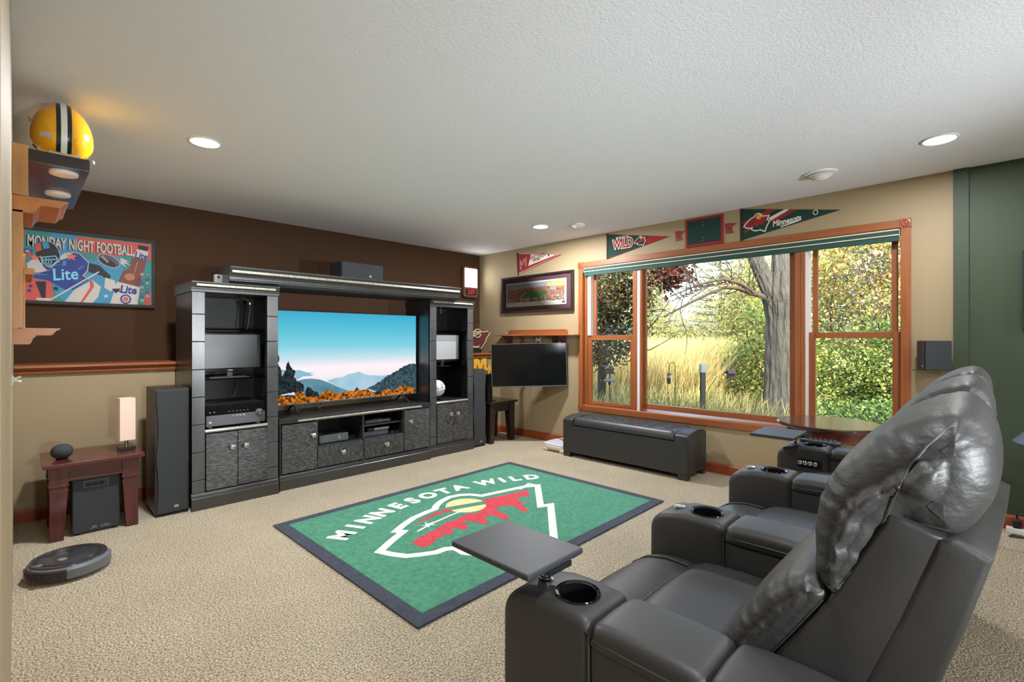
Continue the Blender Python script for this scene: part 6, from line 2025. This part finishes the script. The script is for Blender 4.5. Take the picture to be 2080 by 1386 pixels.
def trunk_mesh(path, radii, n=26, seed=0):
    rr = np.random.default_rng(seed)
    ph = rr.uniform(0, 6.28, 5)
    # fine rings so that the bark ridges are real relief
    P = []
    R = []
    for i in range(len(path) - 1):
        for j in range(7):
            q = j / 7
            P.append(Vector(path[i]).lerp(Vector(path[i + 1]), q)); R.append(radii[i] + (radii[i + 1] - radii[i]) * q)
    P.append(Vector(path[-1])); R.append(radii[-1])
    n = 72
    vs = []
    for j, (p, ra) in enumerate(zip(P, R)):
        for i in range(n):
            a = 2 * PI * i / n
            k = 1 + 0.035 * math.sin(a * 11 + ph[0] + j * 0.25) + 0.03 * math.sin(a * 17 - j * 0.18 + ph[1]) + 0.05 * math.sin(a * 3 + ph[2] + j * 0.1) + rr.uniform(-0.012, 0.012)
            vs.append(p + Vector((math.cos(a) * ra * k, math.sin(a) * ra * k, 0)))
    m_ = MB()
    m_.add(vs, [(j * n + i, j * n + (i + 1) % n, (j + 1) * n + (i + 1) % n, (j + 1) * n + i) for j in range(len(P) - 1) for i in range(n)])
    return m_


B0 = Vector((8.83, 2.41, 0))
obj('trunk', trunk_mesh([B0 + Vector((0, 0, GZ - 0.1)), B0 + Vector((0, 0, 0.05)), B0 + Vector((0, 0, 0.5)), B0 + SV * 0.0 + Vector((0, 0, 1.1)), B0 + SV * 0.02 + Vector((0, 0, 1.6)), B0 + SV * 0.03 + Vector((0, 0, 2.0)), B0 + SV * 0.05 + Vector((0, 0, 2.35))],
                        [0.34, 0.275, 0.235, 0.222, 0.235, 0.29, 0.27]), 'bark', t, angle=80)
obj('limb', trunk_mesh([B0 + SV * -0.06 + Vector((0, 0, 1.75)), B0 + SV * -0.17 + Vector((0, 0, 2.05)), B0 + SV * -0.33 + Vector((0, 0, 2.4)), B0 + SV * -0.54 + Vector((0, 0, 2.9)), B0 + SV * -0.62 + Vector((0.1, 0, 3.8)), B0 + SV * -0.9 + Vector((0.3, 0.1, 5.4))], [0.15, 0.15, 0.125, 0.115, 0.10, 0.07], seed=2), 'bark', t, angle=80)
obj('limb', trunk_mesh([B0 + SV * 0.05 + Vector((0, 0, 2.1)), B0 + SV * 0.08 + Vector((0, 0, 2.4)), B0 + SV * 0.09 + Vector((0, 0, 2.8)), B0 + SV * 0.14 + Vector((0, 0, 3.6)), B0 + SV * 0.4 + Vector((0.2, 0, 5.4))], [0.20, 0.225, 0.205, 0.18, 0.10], seed=3), 'bark', t, angle=80)
mb = MB()
limb(mb, [(8.62, 2.60, 1.96), (8.45, 2.76, 2.02), (8.20, 2.88, 2.09), (7.95, 2.99, 2.09), (7.65, 3.11, 1.98), (7.30, 3.32, 1.80), (6.95, 3.52, 1.60)], 0.045, 0.012)
limb(mb, [(8.55, 2.66, 1.98), (8.20, 2.85, 2.17), (7.9, 3.0, 2.22), (7.5, 3.2, 2.12), (7.1, 3.5, 1.92)], 0.035, 0.010)
obj('branch', mb, 'twig', t)
mb = MB()
for i in range(46):
    k = i / 46
    p = Vector((8.5, 2.7, 2.05)).lerp(Vector((7.2, 3.4, 1.85)), k) + Vector((0, 0, 0.18 * math.sin(k * PI)))
    limb(mb, wander(p, (r.uniform(-0.6, 0.3), r.uniform(-0.2, 0.6), r.uniform(-0.3, 0.9)), r.uniform(0.4, 1.1), 5, r, 0.25), 0.010, 0.003, 5)
obj('twigs', mb, 'twig', t, kind='stuff')

# slender branches crossing the right hand sash
t = thing('tree', 'bare branched slender tree seen through the right window sash', 'tree', (10.2, 0.0, GZ))
mb = MB()
limb(mb, [(10.4, -0.2, GZ), (10.4, -0.25, 1.2), (10.5, -0.2, 2.4), (10.6, -0.1, 4.6)], 0.09, 0.05)
obj('trunk', mb, 'twig', t)
mb = MB()
limb(mb, [(10.45, -0.2, 2.15), (10.3, 0.30, 2.42), (10.15, 0.65, 2.75), (10.1, 0.95, 2.92), (10.1, 1.35, 3.02), (10.1, 1.7, 3.08)], 0.040, 0.012)
limb(mb, [(10.3, 0.30, 2.42), (10.2, 0.6, 2.50), (10.1, 1.0, 2.45), (10.0, 1.5, 2.2)], 0.022, 0.008)
limb(mb, [(10.2, 0.6, 2.72), (10.1, 0.4, 2.95), (10.1, 0.25, 3.10)], 0.018, 0.006)
obj('branch', mb, 'twig', t)
mb = MB()
for i in range(90):
    p = Vector((10.2, r.uniform(0.1, 1.9), r.uniform(1.0, 2.9)))
    limb(mb, wander(p, (r.uniform(-.3, .3), r.uniform(-1, 1), r.uniform(-0.8, 0.8)), r.uniform(0.4, 1.2), 5, r, 0.3), 0.010, 0.003, 4)
obj('twigs', mb, 'twig', t, kind='stuff')

# dark red leaved tree at the left
t = thing('tree', 'dark bronze and red leaved tree outside the left window sash', 'tree', (7.9, 5.2, GZ))
mb = MB()
limb(mb, [(7.9, 5.3, GZ - 0.1), (7.85, 5.25, 1.0), (7.7, 5.1, 2.0), (7.5, 4.9, 3.2)], 0.09, 0.05)
for i in range(26):
    p = Vector((7.8, 5.2, 0.9)).lerp(Vector((7.5, 4.95, 3.1)), r.uniform(0, 1))
    limb(mb, wander(p, (r.uniform(-.3, .6), r.uniform(-1.2, 0.3), r.uniform(-0.2, 0.7)), r.uniform(0.8, 1.8), 6, r, 0.2), 0.022, 0.005, 5)
obj('trunk', mb, 'twig', t)
pts = np.vstack([blob(11000, (7.45, 4.75, 2.15), (0.62, 0.85, 0.85), r, 46, 0.2), blob(2400, (7.5, 3.95, 2.45), (0.5, 0.50, 0.35), r, 16, 0.24), blob(1600, (7.35, 4.75, 1.05), (0.45, 0.32, 0.42), r, 12, 0.25)])
leaf_mesh('foliage', pts, 0.033, ['leaf_bronze', 'leaf_red', 'leaf_dark', 'leaf_olive'], t, [0.42, 0.22, 0.22, 0.14], 0.6, seed=4)
pts = blob(420, (7.6, 3.80, 2.32), (0.30, 0.34, 0.26), r, 10, 0.3)
leaf_mesh('red_leaves', pts, 0.050, ['leaf_red'], t, None, 0.65, seed=5)

# tall straw reeds
def reeds(name, label, n, x0, x1, y0, y1, h, seed, mats_, w):
    t = thing(name, label, 'reeds', ((x0 + x1) / 2, (y0 + y1) / 2, GZ))
    r = np.random.default_rng(seed)
    bx = r.uniform(x0, x1, n); by = r.uniform(y0, y1, n)
    hh = h * r.uniform(0.55, 1.1, n)
    lean = r.normal(0.10, 0.16, n); lean2 = r.normal(0.0, 0.12, n)
    seg = 4
    wd = r.uniform(0.006, 0.013, n)
    V = np.empty((n, seg + 1, 2, 3))
    an = r.uniform(0, PI, n)
    for s in range(seg + 1):
        q = s / seg
        cx_ = bx + lean2 * hh * q * q
        cy_ = by - lean * hh * q * q * 1.6
        cz_ = GZ - 0.1 + hh * q * (1 - 0.12 * np.abs(lean) * q)
        ww = wd * (1 - 0.85 * q)
        V[:, s, 0] = np.stack([cx_ - np.sin(an) * ww, cy_ - np.cos(an) * ww, cz_], 1)
        V[:, s, 1] = np.stack([cx_ + np.sin(an) * ww, cy_ + np.cos(an) * ww, cz_], 1)
    V = V - np.array(ROOT[t.name])
    base = (np.arange(n) * (seg + 1) * 2)[:, None]
    F = []
    for s in range(seg): F.append(np.concatenate([base + s * 2, base + s * 2 + 1, base + s * 2 + 3, base + s * 2 + 2], 1))
    F = np.stack(F, 1).reshape(-1, 4)
    me = bpy.data.meshes.new('blades')
    nf = len(F)
    me.vertices.add(V.size // 3); me.vertices.foreach_set('co', V.ravel())
    me.loops.add(nf * 4); me.loops.foreach_set('vertex_index', F.ravel().astype(np.int32))
    me.polygons.add(nf); me.polygons.foreach_set('loop_start', np.arange(0, nf * 4, 4, dtype=np.int32))
    for q in mats_: me.materials.append(MATS[q])
    mi = r.choice(len(mats_), n, p=w).astype(np.int32)
    me.polygons.foreach_set('material_index', np.repeat(mi, seg))
    me.update(calc_edges=True)
    me.validate()
    o = bpy.data.objects.new('blades', me)
    COL.objects.link(o); o.parent = t
    o['kind'] = 'stuff'


reeds('reed_bed', 'tall straw coloured reeds beyond the bird feeders', 26000, 9.4, 15.5, 3.9, 10.5, 1.45, 11, ['reed_straw', 'reed_green', 'leaf_yellow'], [0.62, 0.28, 0.10])
reeds('reed_bed', 'low dry grass between the house and the grey trunk', 7000, 6.6, 10.0, 2.2, 7.5, 0.55, 12, ['reed_straw', 'reed_green', 'leaf_dark'], [0.36, 0.34, 0.30])


def shrub(name, label, c, rad, n, size, mats_, w, seed, stems=20, clumps=40, spread=0.2, flat_=0.8, aspect=0.55, group=None, zlow=None):
    t = thing(name, label, 'tree' if 'tree' in name else 'shrub', (c[0], c[1], GZ), group=group)
    r = np.random.default_rng(seed)
    mb = MB()
    for i in range(stems):
        p = (c[0] + r.uniform(-.4, .4) * rad[0], c[1] + r.uniform(-.6, .6) * rad[1], GZ)
        limb(mb, wander(p, (r.uniform(-.3, .3), r.uniform(-.4, .4), 1), c[2] + rad[2] * r.uniform(0.3, 0.9) - GZ, 7, r, 0.16), 0.028, 0.006, 5)
    obj('stems', mb, 'twig', t, kind='stuff')
    pts = blob(n, c, rad, r, clumps, spread, flat_)
    pts[:, 2] = np.maximum(pts[:, 2], GZ + 0.03)
    leaf_mesh('foliage', pts, size, mats_, t, w, aspect, seed=seed)
    return t


shrub('leafy_shrub', 'bright green leafy shrub left of the grey trunk', (10.7, 3.15, 0.75), (0.75, 0.85, 1.1), 15000, 0.032, ['leaf_green', 'leaf_yellow', 'leaf_dark'], [0.55, 0.25, 0.20], 21)
shrub('leafy_shrub', 'dense green shrub filling the lower right window sash', (10.9, 0.75, 0.55), (0.9, 1.6, 1.25), 42000, 0.030, ['leaf_green', 'leaf_dark', 'leaf_yellow'], [0.55, 0.30, 0.15], 22, clumps=130, spread=0.15)
shrub('leafy_shrub', 'low dark green ground cover under the right window sash', (9.0, 0.75, 0.0), (0.8, 1.3, 0.32), 9000, 0.030, ['leaf_dark', 'leaf_green'], [0.6, 0.4], 25, clumps=60, spread=0.2)
shrub('autumn_tree', 'yellow and orange autumn thicket in the upper right window sash', (13.2, 0.7, 2.7), (1.5, 2.4, 2.0), 42000, 0.040, ['leaf_yellow', 'leaf_olive', 'leaf_orange', 'leaf_green'], [0.36, 0.26, 0.2, 0.18], 23, stems=34, clumps=150, spread=0.14)
shrub('autumn_tree', 'olive thicket behind the grey trunk', (14.5, 3.6, 2.2), (1.4, 1.5, 2.4), 20000, 0.045, ['leaf_olive', 'leaf_yellow', 'leaf_green'], [0.4, 0.3, 0.3], 24, stems=20, clumps=40, spread=0.17)


def conifer(label, x, y, h, rad, n, seed):
    t = thing('pine_tree', label, 'tree', (x, y, GZ), group='pines beyond the reeds')
    r = np.random.default_rng(seed)
    mb = MB()
    limb(mb, [(x, y, GZ), (x, y, h * 0.5), (x, y, h)], 0.12, 0.02)
    pts = []
    L = 15
    for l in range(L):
        z = GZ + h * (0.12 + 0.86 * l / L)
        R_ = rad * (1 - 0.85 * l / L)
        for a in range(7):
            th = a * 2 * PI / 7 + l * 0.9 + r.uniform(-.3, .3)
            tip = Vector((x + R_ * math.cos(th), y + R_ * math.sin(th), z + 0.10 * R_))
            limb(mb, [(x, y, z), Vector((x, y, z)).lerp(tip, 0.5) + Vector((0, 0, -0.05)), tip], 0.02, 0.006, 5)
            k = max(6, int(n * R_ / rad / (L * 7 * 0.55)))
            q = r.uniform(0.25, 1.05, k)[:, None]
            base = np.array([x, y, z]) + q * (np.array(tip) - np.array([x, y, z]))
            pts.append(base + r.normal(size=(k, 3)) * np.array([0.16, 0.16, 0.07]))
    obj('trunk', mb, 'twig', t)
    leaf_mesh('needles', np.vstack(pts), 0.085, ['leaf_olive', 'leaf_dark', 'leaf_yellow'], t, [0.5, 0.28, 0.22], 0.16, seed=seed)


conifer('pale olive pine beyond the reeds, left of the centre pane', 17.5, 9.4, 3.9, 2.0, 8500, 31)
conifer('taller pine beyond the reeds behind the arching branch', 19.0, 7.3, 5.0, 2.2, 8500, 32)
conifer('pine beyond the reeds nearest the grey trunk', 17.0, 5.6, 4.4, 1.8, 10000, 33)

# feeders and posts on the lawn
def pole(mb, x, y, z0, z1, r_=0.007): mb.tube([(x, y, z0), (x, y, z1)], r_, 8)


t = thing('bird_house', 'dark gabled bird feeder house seen through the lower left sash', 'bird feeder', (6.86, 4.43, GZ))
c = Vector((6.86, 4.44, 0))
D1 = Matrix.Rotation(math.radians(44.32 - 90), 3, 'Z')
mb = MB().rbox(c + Vector((0, 0, 0.735)), (0.115, 0.10, 0.075), D1)
obj('house', mb, 'feeder_dark', t, 0.002)
for s_ in (-1, 1):
    M_ = D1 @ Matrix.Rotation(s_ * math.radians(32), 3, 'Y')
    obj('roof', MB().rbox(c + D1 @ Vector((s_ * 0.036, 0, 0)) + Vector((0, 0, 0.795)), (0.092, 0.14, 0.010), M_), 'feeder_blue', t)
box('tray', 'feeder_dark', 6.79, 6.93, 4.37, 4.51, 0.685, 0.698, t)
mb = MB()
pole(mb, 6.86, 4.44, GZ, 0.70)
obj('pole', mb, 'twig', t)
obj('baffle', MB().lathe([(0.012, 0.615), (0.07, 0.600), (0.100, 0.575), (0.095, 0.560), (0.01, 0.572)][::-1], (6.86, 4.44, 0), n=28), 'feeder_blue', t, angle=50)
obj('baffle_neck', MB().lathe([(0.022, 0.50), (0.022, 0.575)], (6.86, 4.44, 0), n=16), 'feeder_dark', t)

t = thing('tube_feeder', 'slim dark tube bird feeder on a shepherd hook in the centre pane', 'bird feeder', (7.12, 3.47, GZ))
obj('seed_tube', MB().lathe([(0.022, 0.565), (0.030, 0.575), (0.030, 0.655), (0.026, 0.66)], (7.07, 3.50, 0), n=18), 'feeder_dark', t)
obj('clear_tube', MB().lathe([(0.024, 0.66), (0.024, 0.705)], (7.07, 3.50, 0), n=18), 'cap_metal', t)
obj('cap', MB().lathe([(0.040, 0.705), (0.030, 0.722), (0.008, 0.735)], (7.07, 3.50, 0), n=18), 'feeder_dark', t)
mb = MB()
for z in (0.595, 0.635): mb.tube([(7.03, 3.47, z), (7.11, 3.53, z)], 0.005, 6)
obj('perch', mb, 'feeder_dark', t)
hk = thing('shepherd_hook', 'thin shepherd hook that carries the tube feeder', 'hook', (7.13, 3.43, GZ))
mb = MB()
mb.tube([(7.13, 3.43, GZ), (7.13, 3.43, 0.84), (7.125, 3.437, 0.88), (7.105, 3.46, 0.90), (7.085, 3.485, 0.89), (7.07, 3.50, 0.86), (7.07, 3.50, 0.735)], 0.006, 8)
obj('rod', mb, 'cable_black', hk)

t = thing('garden_post', 'square dark wooden post with a pale metal cap outside the centre pane', 'post', (7.43, 3.12, GZ))
obj('post', MB().rbox((7.43, 3.125, 0.31), (0.068, 0.068, 0.86), D1), 'post_wood', t, 0.004)
obj('cap', MB().rbox((7.43, 3.125, 0.805), (0.080, 0.080, 0.13), D1), 'cap_metal', t, 0.005)

t = thing('bird_house', 'small brown covered bird feeder hanging right of the wooden post', 'bird feeder', (7.73, 2.82, GZ))
c = Vector((7.73, 2.815, 0))
obj('house', MB().rbox(c + Vector((0, 0, 0.70)), (0.085, 0.085, 0.07), D1), 'feeder_dark', t, 0.002)
mb = MB()
for s_ in (-1, 1):
    M_ = D1 @ Matrix.Rotation(s_ * math.radians(35), 3, 'X')
    mb.rbox(c + D1 @ Vector((0, -s_ * 0.038, 0)) + Vector((0, 0, 0.752)), (0.125, 0.10, 0.010), M_)
obj('roof', mb, 'feeder_dark', t)
obj('tray', MB().rbox(c + Vector((0, 0, 0.660)), (0.14, 0.12, 0.012), D1), 'feeder_dark', t)
hk = thing('shepherd_hook', 'thin shepherd hook that carries the brown covered feeder', 'hook', (7.86, 2.69, GZ))
mb = MB()
mb.tube([(7.86, 2.69, GZ), (7.86, 2.69, 0.86), (7.84, 2.71, 0.91), (7.80, 2.75, 0.93), (7.76, 2.79, 0.90), (7.73, 2.815, 0.85), (7.73, 2.815, 0.78)], 0.006, 8)
obj('rod', mb, 'cable_black', hk)
bpy.context.view_layer.update()
